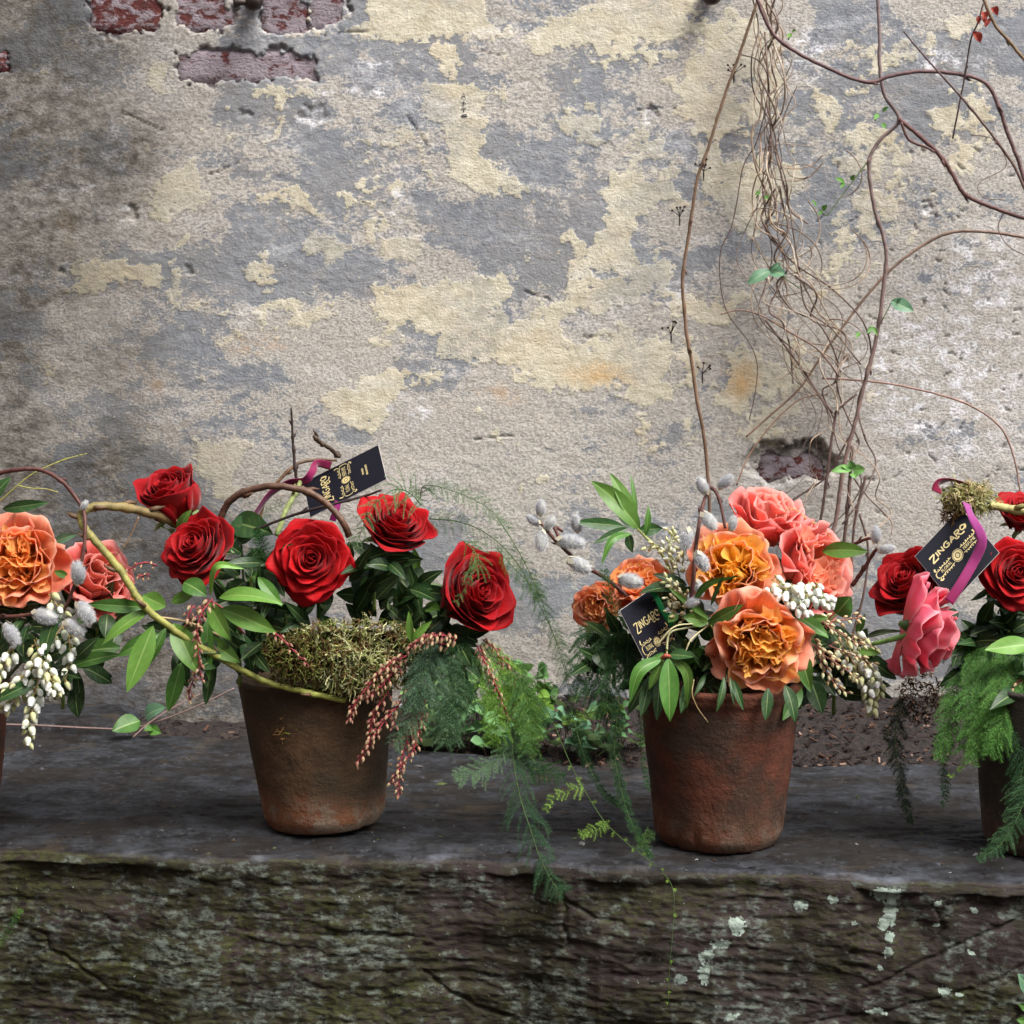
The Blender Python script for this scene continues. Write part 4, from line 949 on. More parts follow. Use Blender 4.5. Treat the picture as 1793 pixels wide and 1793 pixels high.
# ================================================================== arrangement over the mossy pot: red roses
red_rose('half open red rose bud standing highest, above the thick willow loop', at(303, 878, 2.03), (-.22, -.45, .86), m_of(92, 2.03), .42, 21, 26, .72, B0)
red_rose('red rose tilted up to the left below the tall bud', at(352, 962, 1.985), (-.46, -.74, .50), m_of(82, 1.985), .92, 22, 32, .9, B0)
red_rose('wide open red rose facing straight out above the moss', at(546, 980, 1.962), (.03, -.97, .22), m_of(80, 1.962), 1.0, 35, 34, 1.05, B0, .6)
red_rose('red rose under the drooping fern frond beside the upper name card', at(690, 928, 2.0), (.30, -.50, .80), m_of(88, 2.0), .8, 24, 30, .92, B0)
red_rose('large red rose turned to the right at the outer end of its pot', at(822, 1040, 1.985), (.62, -.66, .30), m_of(104, 1.985), .66, 25, 30, .85, B0, 1.0)
# ================================================================== arrangement over the warm pot: peach roses
PK = dict(c_in=(.98, .44, .26), c_edge=(1.0, .56, .42), c_out=(.93, .26, .25), c_rim=(1.0, .55, .50))
garden_rose('largest peach rose with golden folds hanging over the warm pot rim', at(1328, 1125, 1.915), (.04, -.95, -.12), m_of(92, 1.915), 41, 15, 5, 12, C0)
garden_rose('golden orange cupped rose in the centre between willow twigs', at(1283, 995, 1.955), (-.05, -.90, .40), m_of(82, 1.955), 42, 15, 5, 11, C0, c_in=(1.0, .58, .06), c_edge=(1.0, .66, .20))
garden_rose('smooth coral pink rose seen from its side behind the golden rose', at(1338, 915, 2.02), (.30, -.25, .85), m_of(86, 2.02), 43, 18, 4, 6, C0, name='coral_rose', inner=False, **PK)
garden_rose('coral rose opening to the right above the white bells', at(1424, 998, 1.985), (.70, -.62, .30), m_of(92, 1.985), 44, 17, 4, 9, C0, name='coral_rose', cup=1.2, **PK)
garden_rose('ruffled orange rose above the middle name card', at(1118, 1022, 1.985), (-.15, -.70, .68), m_of(56, 1.985), 45, 13, 4, 9, C0, c_in=(1.0, .40, .08), c_out=(.97, .32, .15), c_edge=(1.0, .54, .24))
garden_rose('small frilly orange rose at the far left of its pot', at(1047, 1062, 1.985), (-.45, -.86, -.05), m_of(48, 1.985), 46, 13, 4, 10, C0, c_in=(1.0, .45, .14), c_edge=(1.0, .62, .36), c_out=(.98, .42, .26))
# ================================================================== arrangement at the left edge
garden_rose('orange garden rose cut by the left edge of the photo', at(33, 985, 1.985), (.10, -.93, .30), m_of(86, 1.985), 47, 15, 5, 11, A0, c_in=(1.0, .46, .11), c_edge=(1.0, .58, .25), c_out=(.97, .36, .23))
garden_rose('salmon pink rose in profile behind the thick green willow stem', at(165, 1020, 2.03), (.52, -.62, .45), m_of(86, 2.03), 48, 18, 4, 7, A0, name='coral_rose', inner=False, **PK)
garden_rose('small orange rose tucked under the salmon rose behind the willow stem', at(205, 1048, 2.05), (.6, -.7, .1), m_of(38, 2.05), 49, 10, 4, 7, A0)
# ================================================================== arrangement at the right edge
red_rose('dark red rose facing left behind the pink rose', at(1600, 1030, 1.985), (-.52, -.45, .55), m_of(98, 1.985), .62, 27, 30, .85, D0, .4)
red_rose('open red rose cut by the right edge beside the name card', at(1775, 1005, 1.955), (.10, -.95, .25), m_of(74, 1.955), .96, 28, 32, 1.05, D0)
red_rose('red rose behind the name card at the top right edge', at(1790, 905, 2.03), (.1, -.45, .85), m_of(62, 2.03), .7, 29, 28, .85, D0)
garden_rose('bright pink rose seen from behind with its green stem', at(1622, 1106, 1.925), (.86, -.06, -.26), m_of(86, 1.925), 50, 20, 4, 6, None, name='pink_rose', inner=False, grp='pink roses', c_in=(.92, .24, .26), c_edge=(.95, .4, .4), c_out=(.88, .17, .28), c_rim=(1.0, .52, .55), gopen=1.6)

# ------------------------------------------------------------------ name cards
m, nt, out = new_mat('card_paper'); P = geopos(nt); pr = N(nt, 'ShaderNodeBsdfPrincipled', Roughness=.5)
nt.links.new(mixc(nt, noise(nt, P, 900, 3), lin(14, 15, 24), lin(20, 21, 32)), pr.inputs['Base Color']); pr.inputs['Specular IOR Level'].default_value = .18; nt.links.new(pr.outputs[0], out.inputs['Surface']); M_CARD = m
m, nt, out = new_mat('card_core'); pr = N(nt, 'ShaderNodeBsdfPrincipled', Roughness=.8); pr.inputs['Base Color'].default_value = (.5, .48, .46, 1); nt.links.new(pr.outputs[0], out.inputs['Surface']); M_CORE = m
m, nt, out = new_mat('gold_foil'); P = geopos(nt); pr = N(nt, 'ShaderNodeBsdfPrincipled', Roughness=.42, Metallic=.25)
nt.links.new(mixc(nt, noise(nt, P, 700, 3), lin(196, 178, 120), lin(232, 216, 160)), pr.inputs['Base Color']); nt.links.new(pr.outputs[0], out.inputs['Surface']); M_GOLD = m
def arc(cx, cy, rx, ry, a0, a1, n=12): return [(cx+rx*math.cos(math.radians(a)), cy+ry*math.sin(math.radians(a))) for a in np.linspace(a0, a1, n)]
GLY = {'Z': (.62, [[(.0, .80), (.02, 1.0), (.58, 1.0)], [(.58, 1.0), (.02, -.30)], [(.02, -.30), (.66, -.30), (.68, -.12)]]),
       'I': (.16, [[(.08, 0), (.08, 1)]]), 'N': (.62, [[(.05, 0), (.05, 1)], [(.05, 1), (.55, 0)], [(.55, 0), (.55, 1)]]),
       'G': (.66, [arc(.36, .5, .31, .5, 50, 320, 16), [(.60, .18), (.60, .48), (.38, .48)]]),
       'A': (.62, [[(.0, -.02), (.34, 1)], [(.34, 1), (.60, 0)], [(.14, .32), (.50, .32)], arc(.78, .02, .20, .30, 180, 330, 10)]),
       'R': (.60, [[(.06, 0), (.06, 1)], [(.06, 1)]+arc(.30, .74, .24, .26, 80, -90, 10)+[(.08, .46)], [(.22, .46), (.42, .02)], arc(.74, .04, .34, .34, 190, 300, 10)]),
       'O': (.56, [arc(.28, .58, .25, .40, 0, 360, 20), arc(.28, .55, .36, .52, -75, 30, 10)])}
def font_geo(s, size):
    cu = bpy.data.curves.new('letters', 'FONT'); cu.body = s; cu.size = size; cu.resolution_u = 2; cu.align_x = 'CENTER'; cu.align_y = 'CENTER'
    o = bpy.data.objects.new('letters', cu); C.objects.link(o); bpy.context.view_layer.update()
    me = o.to_mesh(); V = np.array([v.co[:] for v in me.vertices]); F = [tuple(p.vertices) for p in me.polygons]
    o.to_mesh_clear(); bpy.data.objects.remove(o); bpy.data.curves.remove(cu); return V, F
def name_card(label, TL, TR, BL, hide_bottom=False):
    a, b, c = (np.array(at(*p)) for p in (TL, TR, BL)); U, D = b-a, c-a; W, H = np.linalg.norm(U), np.linalg.norm(D)
    n = np.cross(U, D); n /= np.linalg.norm(n)
    if n[1] > 0: n = -n
    t = thing('name_card', label, 'name card', a, 'dark name cards with gold lettering')
    f = lambda u, v, l=0.0: a+U*u+D*v+n*l                                  # u right, v down (0..1)
    def box(l0, l1, e): return [f(e, e, l0), f(1-e, e, l0), f(1-e, 1-e, l0), f(e, 1-e, l0), f(e, e, l1), f(1-e, e, l1), f(1-e, 1-e, l1), f(e, 1-e, l1)]
    BF = [(0, 1, 2, 3), (7, 6, 5, 4), (0, 4, 5, 1), (1, 5, 6, 2), (2, 6, 7, 3), (3, 7, 4, 0)]
    obj('card_core', box(-.0006, 0, 0), BF, M_CORE, t, smooth=False, origin=a); obj('card_front', box(.00002, .0002, .004), BF, M_CARD, t, smooth=False, origin=a)
    lift = .0005; asp = W/H
    # big word
    tot = sum(GLY[ch][0]+.10 for ch in 'ZINGARO'); sc = .74/tot; hgt = .088/asp*asp
    x = .14; strokes = []
    for ch in 'ZINGARO':
        for s in GLY[ch][1]: strokes.append([(x+p[0]*sc, .30-p[1]*.085) for p in s])
        x += (GLY[ch][0]+.10)*sc
    g = Geo()
    def ribbon2(s, wdt):
        P_ = np.array([f(u, v, lift) for u, v in s]); T = np.gradient(P_, axis=0); T /= np.linalg.norm(T, axis=1)[:, None]+1e-12; sd = np.cross(T, n)*wdt/2
        g.add(np.stack([P_+sd, P_-sd], 1).reshape(-1, 3), [(2*i, 2*i+1, 2*i+3, 2*i+2) for i in range(len(P_)-1)])
    for s in strokes: ribbon2(s, W*.020)
    g.build('lettering', M_GOLD, t, origin=a, smooth=False)
    # emblem: medallion, scrolls, FLORAL and PERFUME
    g = Geo()
    for r0, r1 in ((.0, .030), (.042, .075), (.084, .092)):
        an = np.linspace(0, 2*math.pi, 29)
        V = [f(.5+math.cos(q)*r*1.0, .52+math.sin(q)*r*asp, lift) for q in an for r in (r0, r1)]
        g.add(V, [(2*i, 2*i+1, 2*i+3, 2*i+2) for i in range(28)])
    for sx in (-1, 1):
        for y0 in (.465, .575): ribbon2([(.5+sx*q, y0+.006*math.sin(q*40)) for q in np.linspace(.10, .40, 14)], W*.010)
        for k in range(7):
            q = .13+k*.045; ribbon2([(.5+sx*q, .455), (.5+sx*(q+.015), .435+.012*(k % 2))], W*.016); ribbon2([(.5+sx*q, .585), (.5+sx*(q+.015), .602)], W*.013)
        ribbon2([(.5+sx*(.41+.03*math.cos(q)), .52+.045*math.sin(q)) for q in np.linspace(-1.7, 1.7, 9)], W*.014)
        ribbon2([(.5+sx*.43, .60), (.5+sx*.40, .625), (.5+sx*.37, .615)], W*.022); ribbon2([(.5+sx*.42, .44), (.5+sx*.40, .40)], W*.024)
    g.build('emblem', M_GOLD, t, origin=a, smooth=False)
    g = Geo()
    for word, cx, wd in (('FLORAL', .265, .20), ('PERFUME', .745, .24)):
        V, F = font_geo(word, 1.0); w0 = V[:, 0].max()-V[:, 0].min(); h0 = V[:, 1].max()-V[:, 1].min(); k = wd/w0; ky = .050/h0
        g.add([f(cx+v[0]*k, .52-v[1]*ky, lift) for v in V], F)
    g.build('small_lettering', M_GOLD, t, origin=a, smooth=False)
    if not hide_bottom:                                                      # two short lines of print too small to read
        g = Geo(); rg = np.random.RandomState(4)
        for y0, wd in ((.74, .16), (.79, .26)):
            q = .5-wd/2
            while q < .5+wd/2: ribbon2([(q, y0-.012), (q+.004, y0+.012)], W*.013); q += .020+.008*rg.rand()
        g.build('fine_print', M_GOLD, t, origin=a, smooth=False)
    return t
name_card('dark name card standing highest among the left red roses', (543, 906, 2.035), (531, 845, 2.075), (677, 839, 2.035))
name_card('dark name card half hidden by leaves in front of the warm pot', (1085, 1069, 1.93), (1141, 1030, 1.965), (1157, 1213, 1.92), True)
name_card('dark name card under a purple ribbon at the right edge', (1602, 974, 1.965), (1683, 888, 1.985), (1668, 1056, 1.925), True)

def ribbon(label, pts, width, seed, col=(.20, .006, .045), col2=None, tilt=(0, -1, 0), name='velvet_ribbon', group='velvet ribbons', ths=None):
    """flat band through (px,py,Y,roll degrees)"""
    o = at(*pts[0][:3]); n = len(pts)*8; P_ = spline([tuple(at(*p[:3]))+(p[3],) for p in pts], n); ro = np.radians(P_[:, 3]); P_ = P_[:, :3]
    T = np.gradient(P_, axis=0); T /= np.linalg.norm(T, axis=1)[:, None]; w = m_of(width, pts[0][2])
    V = []; 
    for i in range(n):
        nn = np.array(tilt, float); nn -= T[i]*np.dot(nn, T[i]); nn /= np.linalg.norm(nn)+1e-9; sd = np.cross(T[i], nn); a = ro[i]
        s2 = sd*math.cos(a)+nn*math.sin(a)
        for q in (-.5, -.25, 0, .25, .5): V.append(P_[i]+s2*w*q)
    s = np.linspace(0, 1, n)[:, None]; K = np.array(col)*(1-s)+np.array(col2 or col)*s
    t = obj(name, np.array(V), gridfaces(n, 5), M_RIB, col=np.repeat(K, 5, 0)); md = t.modifiers.new('thick', 'SOLIDIFY'); md.thickness = .0005
    tag(t, label, 'ribbon', group); return t
ribbon('purple velvet ribbon hanging across the right name card', [(1692, 880, 1.965, 30), (1702, 905, 1.945, 35), (1717, 935, 1.94, 10), (1718, 955, 1.938, -20), (1704, 985, 1.936, -25), (1684, 1020, 1.922, -10), (1662, 1054, 1.912, 0)], 18, 1, (.30, .05, .22), (.17, .004, .05))  # lighter upper end: lit sheen painted into the colour
ribbon('dark red velvet loop on the moss clump above the right name card', [(1688, 868, 1.98, 40), (1690, 852, 1.985, 60), (1670, 842, 1.985, 75), (1645, 846, 1.975, 40), (1640, 862, 1.97, 10)], 20, 2, (.17, .004, .03))
ribbon('crimson velvet ribbon tied to the left name card', [(580, 816, 2.07, 0), (556, 812, 2.06, 20), (546, 828, 2.04, 30), (533, 843, 2.04, 10), (505, 846, 2.05, 40), (475, 864, 2.05, 50), (458, 885, 2.05, 60), (444, 908, 2.05, 60)], 15, 3, (.20, .005, .05), (.20, .01, .09))
ribbon('short purple ribbon end below the left name card', [(592, 878, 2.035, 20), (588, 895, 2.03, 10), (582, 912, 2.03, 0)], 12, 4, (.18, .005, .09))
ribbon('bright green ribbon along the edge of the middle name card', [(1140, 1030, 1.945, 0), (1150, 1048, 1.945, 0), (1162, 1072, 1.945, 0), (1177, 1096, 1.945, 0)], 10, 5, lin(20, 110, 60), name='green_ribbon', group=None)

# ------------------------------------------------------------------ willow stems and bare twigs
BR1, BR2, OLV, YGR = lin(92, 66, 44), lin(110, 84, 60), lin(112, 116, 56), lin(150, 156, 70)
twig('willow_branch', 'thick willow stem curling from the moss up into a tight loop on the left', 'branch',
     [(604, 1227, 1.958), (540, 1213, 1.952), (470, 1195, 1.95), (410, 1166, 1.945), (330, 1120, 1.94), (268, 1076, 1.94), (240, 1045, 1.94), (214, 1003, 1.945), (180, 962, 1.95), (152, 930, 1.955), (141, 906, 1.96), (153, 891, 1.965), (182, 886, 1.97), (230, 891, 1.985), (275, 902, 2.0), (318, 922, 2.02), (350, 940, 2.03)],
     5.2, 8.4, YGR, BR2, (.06, .22, .34, .45, .55, .63, .72, .80, .86), seed=1, knob=.22, sides=12)
twig('willow_branch', 'brown willow stem arching over the open red rose', 'branch', [(384, 915, 2.02), (396, 886, 2.015), (418, 866, 2.01), (450, 855, 2.005), (490, 851, 2.0), (540, 862, 2.0), (576, 886, 2.0), (600, 914, 1.995), (612, 940, 2.0)], 6.4, 6.0, lin(84, 62, 50), lin(98, 70, 52), (.28, .62), seed=2, knob=.3, sides=11)
twig('willow_branch', 'thin brown twig looping behind the left name card', 'branch', [(452, 925, 2.06), (462, 880, 2.06), (488, 842, 2.06), (520, 813, 2.07), (556, 805, 2.08), (590, 806, 2.085)], 3.6, 2.4, BR2, BR1, (.5,), seed=3)
twig('willow_branch', 'pale green stem rising behind the open red rose', 'branch', [(484, 938, 2.03), (500, 895, 2.035), (520, 858, 2.04), (528, 838, 2.045)], 5, 4.4, lin(150, 164, 104), lin(160, 172, 110), (.6,), seed=4)
twig('bare_twig', 'thin upright bare twig rising against the wall above the red roses', 'twig', [(520, 850, 2.05), (515, 800, 2.05), (512, 755, 2.05), (510, 714, 2.05)], 3.0, 1.7, lin(58, 44, 40), lin(48, 36, 34), (.2, .42, .6, .8), seed=5, knob=.6)
twig('bare_twig', 'short knobbly twig above the left name card', 'twig', [(594, 800, 2.07), (580, 787, 2.065), (563, 776, 2.06), (549, 764, 2.055)], 4.4, 3.0, lin(60, 46, 36), lin(72, 56, 40), (.1, .62, .9), seed=6, knob=.8)
twig('bare_twig', 'dark twig lying across the lower corner of the left name card', 'twig', [(445, 928, 2.015), (520, 900, 2.015), (590, 881, 2.012), (640, 868, 2.01), (668, 858, 2.0)], 2.6, 2.0, lin(46, 34, 34), lin(62, 48, 48), (.3, .58), seed=7, knob=.6)

def willow(label, stems, cats, seed, cols=(lin(78, 44, 40), lin(88, 54, 46)), r=(4.2, 3.0)):
    rg = np.random.RandomState(seed); t = None
    for i, pts in enumerate(stems):
        if t is None: t, _ = twig('pussy_willow', label, 'willow branch', pts, r[0], r[1], cols[0], cols[1], (.4, .75), 'pussy willow twigs', seed, .25)
        else: twig('', '', '', pts, r[0]*.85, r[1]*.85, cols[0], cols[1], (.5,), None, seed+i, .25, t=t)
    catkins(t, cats, rg); return t
willow('dark red willow twig arching over the leftmost orange rose with grey catkins', [[(-40, 850, 1.97), (0, 829, 1.97), (35, 822, 1.965), (72, 823, 1.965), (106, 841, 1.96), (130, 868, 1.96), (146, 895, 1.955), (149, 935, 1.945), (142, 985, 1.94), (125, 1040, 1.94), (112, 1068, 1.945)]],
       [(135, 1003, 1.935, 95, 44), (150, 1072, 1.93, -52, 46), (131, 1098, 1.93, -30, 42), (147, 884, 1.955, 60, 20)], 11)
willow('willow twig entering low at the left edge with two catkins above white bells', [[(-40, 1082, 1.95), (0, 1080, 1.95), (30, 1079, 1.945), (58, 1075, 1.94)]], [(80, 1078, 1.935, -8, 48), (20, 1110, 1.935, -55, 46)], 12)
willow('pussy willow twig pointing to the upper left of the warm pot', [[(1100, 1045, 1.97), (1060, 1012, 1.965), (1015, 985, 1.955), (975, 948, 1.95), (946, 915, 1.95)], [(985, 955, 1.955), (972, 925, 1.965), (985, 930, 1.97)]],
       [(948, 889, 1.95, 80, 30), (933, 911, 1.95, 150, 28), (962, 915, 1.945, 60, 30), (947, 947, 1.94, -92, 38), (1000, 950, 1.945, -8, 50), (1014, 991, 1.935, -32, 46), (1104, 1018, 1.94, -12, 44), (1010, 915, 1.975, 100, 36)], 13)
willow('tall pussy willow twig standing in front of the golden rose', [[(1210, 1055, 1.925), (1215, 1000, 1.925), (1220, 945, 1.93), (1228, 895, 1.94), (1240, 855, 1.95)], [(1240, 850, 1.95), (1254, 862, 1.945), (1262, 885, 1.94), (1270, 925, 1.935)]],
       [(1231, 850, 1.945, 115, 34), (1270, 843, 1.945, 45, 34), (1240, 913, 1.92, -55, 38), (1201, 944, 1.915, -105, 42), (1227, 983, 1.908, -65, 38), (1284, 916, 1.925, 75, 28), (1212, 1056, 1.92, 20, 26), (1224, 1030, 1.93, -80, 30)], 14)
willow('pussy willow tip with two pale catkins right of the coral rose', [[(1492, 1025, 1.975), (1510, 1000, 1.97), (1525, 975, 1.965), (1536, 960, 1.96)], [(1488, 958, 1.985), (1505, 948, 1.98), (1525, 942, 1.97)]], [(1533, 936, 1.955, 95, 32), (1553, 961, 1.955, 15, 30)], 15)

# ------------------------------------------------------------------ leaves of the mossy pot
Yb = 1.945
sprig('pieris_leaves', 'fan of bright green leaves under the thick willow stem left of the moss', 'leaf sprig', [
    (384, 1046, Yb, 496, 1058, Yb-.02, 34, GREEN*1.15, dict(normal=(.1, -.8, .7))), (388, 1066, Yb, 484, 1107, Yb-.02, 40, GREEN, dict(normal=(.1, -.9, .6))), (367, 1056, Yb, 406, 1123, Yb-.02, 34, GREEN*.95, dict(normal=(-.3, -1, .2))),
    (366, 1078, Yb+.01, 367, 1192, Yb, 24, MID*1.2), (304, 1092, Yb, 346, 1179, Yb-.015, 44, GREEN*.9, dict(normal=(.2, -1, .3))), (355, 1118, Yb+.01, 422, 1161, Yb-.005, 34, GREEN*.85),
    (268, 1096, Yb-.005, 222, 1212, Yb-.02, 40, GREEN, dict(normal=(.3, -1, .3))), (262, 1068, Yb, 178, 1130, Yb-.01, 28, GREEN, dict(normal=(.2, -.7, .7))), (258, 1064, Yb+.01, 150, 1058, Yb, 26, MID*.9),
    (290, 1062, Yb, 250, 1042, Yb+.01, 34, GREEN*.9), (318, 1160, Yb+.015, 294, 1246, Yb+.01, 30, MID*1.1), (322, 1020, Yb+.015, 362, 1044, Yb, 38, MID*.8), (278, 1110, Yb+.012, 205, 1150, Yb, 28, MID),
    (368, 1042, Yb-.005, 428, 996, Yb-.015, 15, GREEN*1.2, dict(midp=(380, 992, Yb-.02))), (300, 1055, Yb+.02, 345, 1035, Yb+.015, 22, GREEN*.8), (452, 1010, Yb+.01, 494, 1062, Yb, 24, MID*1.1),
    (425, 1110, Yb+.015, 440, 1176, Yb+.01, 26, DARK*2.0), (290, 1100, Yb+.02, 262, 1165, Yb+.01, 20, MID), (375, 1150, Yb+.02, 360, 1235, Yb+.02, 24, DARK*1.6)],
    (370, 1060, Yb+.02), [([(440, 1130, 1.99), (400, 1075, 1.965), (370, 1052, Yb+.004)], 3, lin(150, 80, 74)), ([(400, 1120, 1.985), (330, 1090, 1.96), (275, 1080, Yb+.005)], 3, lin(170, 150, 110))], 'leaf sprigs in the arrangements', 31)
sprig('rose_leaves', 'dark rose leaves behind the two left red roses', 'leaf sprig', [(300, 935, 2.03, 283, 925, 2.0, 34, GREEN*.7), (312, 930, 2.01, 336, 892, 2.0, 20, GREEN*.8), (405, 915, 2.05, 478, 935, 2.02, 52, DARK*1.5), (440, 905, 2.05, 400, 960, 2.03, 46, DARK*1.2), (455, 960, 2.03, 440, 1015, 2.01, 40, DARK), (430, 1000, 2.02, 470, 1025, 2.0, 26, MID*.8), (330, 905, 2.04, 370, 925, 2.03, 24, MID*.7)], (420, 960, 2.05), [([(430, 1090, 2.04), (425, 990, 2.04), (420, 925, 2.04)], 3, lin(60, 84, 44))], 'leaf sprigs in the arrangements', 32)
sprig('rose_leaves', 'broad dark leaves and sepals under the rose by the card', 'leaf sprig', [(668, 960, 2.0, 640, 1000, 1.98, 32, GREEN*.75), (690, 985, 2.03, 720, 1060, 2.0, 84, DARK*.65), (660, 990, 2.03, 622, 1050, 2.0, 56, DARK*.55), (640, 1010, 2.0, 632, 1045, 1.99, 14, MID), (745, 1060, 1.99, 770, 1070, 1.965, 26, GREEN*.9), (742, 1015, 2.0, 760, 1040, 1.98, 14, GREEN*.7), (720, 1125, 1.95, 716, 1070, 1.945, 14, GREEN*1.1), (722, 1120, 1.95, 756, 1087, 1.945, 14, GREEN*1.2), (730, 1000, 2.02, 725, 960, 2.02, 18, GREEN*.8)], (680, 1040, 2.05), [([(640, 1120, 2.04), (650, 1040, 2.03), (665, 965, 2.01)], 4, lin(56, 84, 44))], 'leaf sprigs in the arrangements', 33)
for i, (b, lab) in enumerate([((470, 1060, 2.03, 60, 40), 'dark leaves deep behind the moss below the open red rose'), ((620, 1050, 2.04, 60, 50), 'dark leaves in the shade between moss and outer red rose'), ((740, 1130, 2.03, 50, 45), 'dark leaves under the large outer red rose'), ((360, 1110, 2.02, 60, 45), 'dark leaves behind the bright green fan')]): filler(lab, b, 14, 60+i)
# ------------------------------------------------------------------ leaves of the warm pot
Yc = 1.93
sprig('pieris_leaves', 'spreading whorl of slender leaves above the ruffled orange rose', 'leaf sprig', [
    (1120, 928, 1.99, 1035, 842, 2.0, 38, GREEN*.95, dict(normal=(.5, -1, .3))), (1114, 920, 1.99, 1068, 828, 2.0, 28, GREEN, dict(normal=(.4, -1, .2))), (1112, 918, 2.0, 1104, 830, 2.01, 11, MID), (1094, 922, 1.985, 1003, 914, 1.97, 22, DARK*1.8), (1100, 924, 1.98, 1038, 952, 1.965, 17, DARK*1.6), (1106, 934, 1.98, 1052, 990, 1.96, 14, MID, dict(midp=(1072, 945, 1.965))),
    (1130, 938, 1.985, 1135, 884, 1.985, 13, MID*1.1), (1118, 930, 2.0, 1160, 925, 2.0, 24, DARK*1.7), (1100, 935, 2.0, 1108, 968, 1.99, 18, DARK*1.6), (1112, 928, 2.0, 1080, 900, 2.01, 14, DARK*1.6)], (1118, 928, 1.99), [([(1180, 1010, 1.99), (1155, 965, 1.99), (1130, 940, 1.99), (1112, 922, 1.99)], 3, lin(158, 168, 96))], 'leaf sprigs in the arrangements', 34)
sprig('pieris_leaves', 'hanging narrow leaves from a red bud in front of the middle name card', 'leaf sprig', [
    (1160, 1152, 1.912, 1102, 1232, 1.90, 24, MID, dict(midp=(1120, 1175, 1.90))), (1170, 1152, 1.91, 1173, 1264, 1.895, 36, MID*1.0, dict(normal=(0, -1, .1))), (1162, 1154, 1.915, 1136, 1208, 1.91, 20, GREEN*.8), (1174, 1150, 1.912, 1203, 1242, 1.90, 20, GREEN*.75, dict(midp=(1204, 1180, 1.90))), (1172, 1146, 1.915, 1215, 1150, 1.90, 24, DARK*1.8), (1200, 1160, 1.93, 1232, 1130, 1.92, 22, MID), (1165, 1142, 1.918, 1128, 1166, 1.915, 12, MID),
    (1215, 1170, 1.935, 1222, 1112, 1.925, 24, MID*.9)], (1167, 1148, 1.92), [([(1167, 1148, 1.915), (1172, 1110, 1.92), (1200, 1100, 1.925), (1245, 1092, 1.935)], 2.2, lin(176, 176, 130)), ([(1240, 1095, 1.935), (1210, 1120, 1.915), (1195, 1150, 1.915), (1160, 1180, 1.93)], 1.6, lin(190, 184, 140)), ([(1150, 1130, 1.915), (1180, 1098, 1.915), (1215, 1092, 1.925)], 1.8, lin(190, 184, 140)), ([(1160, 1152, 1.912), (1167, 1148, 1.908), (1173, 1150, 1.912)], 4.5, lin(170, 84, 66))], 'leaf sprigs in the arrangements', 35)
sprig('pieris_leaves', 'dark slender leaves between the two golden roses', 'leaf sprig', [(1212, 1058, 1.925, 1296, 1008, 1.905, 13, MID*.7, dict(midp=(1240, 1022, 1.91))), (1240, 1092, 1.925, 1302, 1058, 1.905, 24, MID*.8), (1244, 1085, 1.925, 1170, 1028, 1.93, 12, GREEN), (1240, 1090, 1.93, 1195, 1078, 1.925, 26, GREEN*.8), (1245, 1060, 1.93, 1268, 1005, 1.90, 8, DARK*1.6), (1186, 1075, 1.935, 1170, 1090, 1.93, 18, GREEN*.8)], (1240, 1092, 1.94), [([(1260, 1130, 1.96), (1250, 1105, 1.94), (1240, 1090, 1.93)], 2.4, lin(150, 160, 90))], 'leaf sprigs in the arrangements', 36)
sprig('pieris_leaves', 'dark green leaves right of the largest peach rose', 'leaf sprig', [(1402, 1142, 1.93, 1420, 1212, 1.905, 32, MID*.7), (1395, 1078, 1.935, 1452, 1118, 1.92, 26, MID), (1398, 1085, 1.94, 1452, 1082, 1.93, 18, GREEN*.8), (1465, 1075, 1.96, 1490, 1045, 1.95, 44, MID*.8), (1440, 965, 1.985, 1520, 966, 1.97, 30, GREEN*.95), (1500, 1110, 1.96, 1515, 1075, 1.95, 14, MID), (1508, 1145, 1.95, 1570, 1190, 1.95, 30, DARK*1.4), (1400, 1200, 1.95, 1370, 1262, 1.92, 30, MID*.7), (1420, 1190, 1.96, 1440, 1250, 1.95, 36, DARK*1.1), (1500, 1140, 1.95, 1542, 1145, 1.94, 16, GREEN)], (1420, 1130, 1.98), [([(1380, 1180, 1.98), (1420, 1120, 1.96), (1470, 1070, 1.965)], 3, lin(90, 110, 60))], 'leaf sprigs in the arrangements', 37)
sprig('strap_leaves', 'dark strap leaves hanging over the warm pot rim below the peach rose', 'leaf sprig', [(1268, 1185, 1.905, 1254, 1248, 1.895, 13, DARK*1.5), (1284, 1190, 1.902, 1302, 1244, 1.893, 15, DARK*1.5), (1278, 1185, 1.905, 1285, 1235, 1.895, 8, DARK*1.5), (1235, 1180, 1.92, 1215, 1220, 1.905, 10, DARK*1.6)], (1275, 1180, 1.92), [([(1275, 1160, 1.93), (1272, 1180, 1.91), (1272, 1190, 1.905)], 2, DARK)], 'leaf sprigs in the arrangements', 38)
for i, (b, lab) in enumerate([((1200, 1120, 1.99, 60, 50), 'dark leaves deep behind the middle name card'), ((1330, 1060, 2.0, 80, 40), 'dark leaves between the golden roses'), ((1440, 1110, 1.99, 50, 50), 'dark leaves behind the cream buds of the warm pot'), ((1120, 1110, 2.0, 50, 40), 'dark leaves under the small frilly rose'), ((1460, 1190, 2.0, 40, 40), 'dark leaves hanging right of the warm pot')]): filler(lab, b, 14, 70+i)
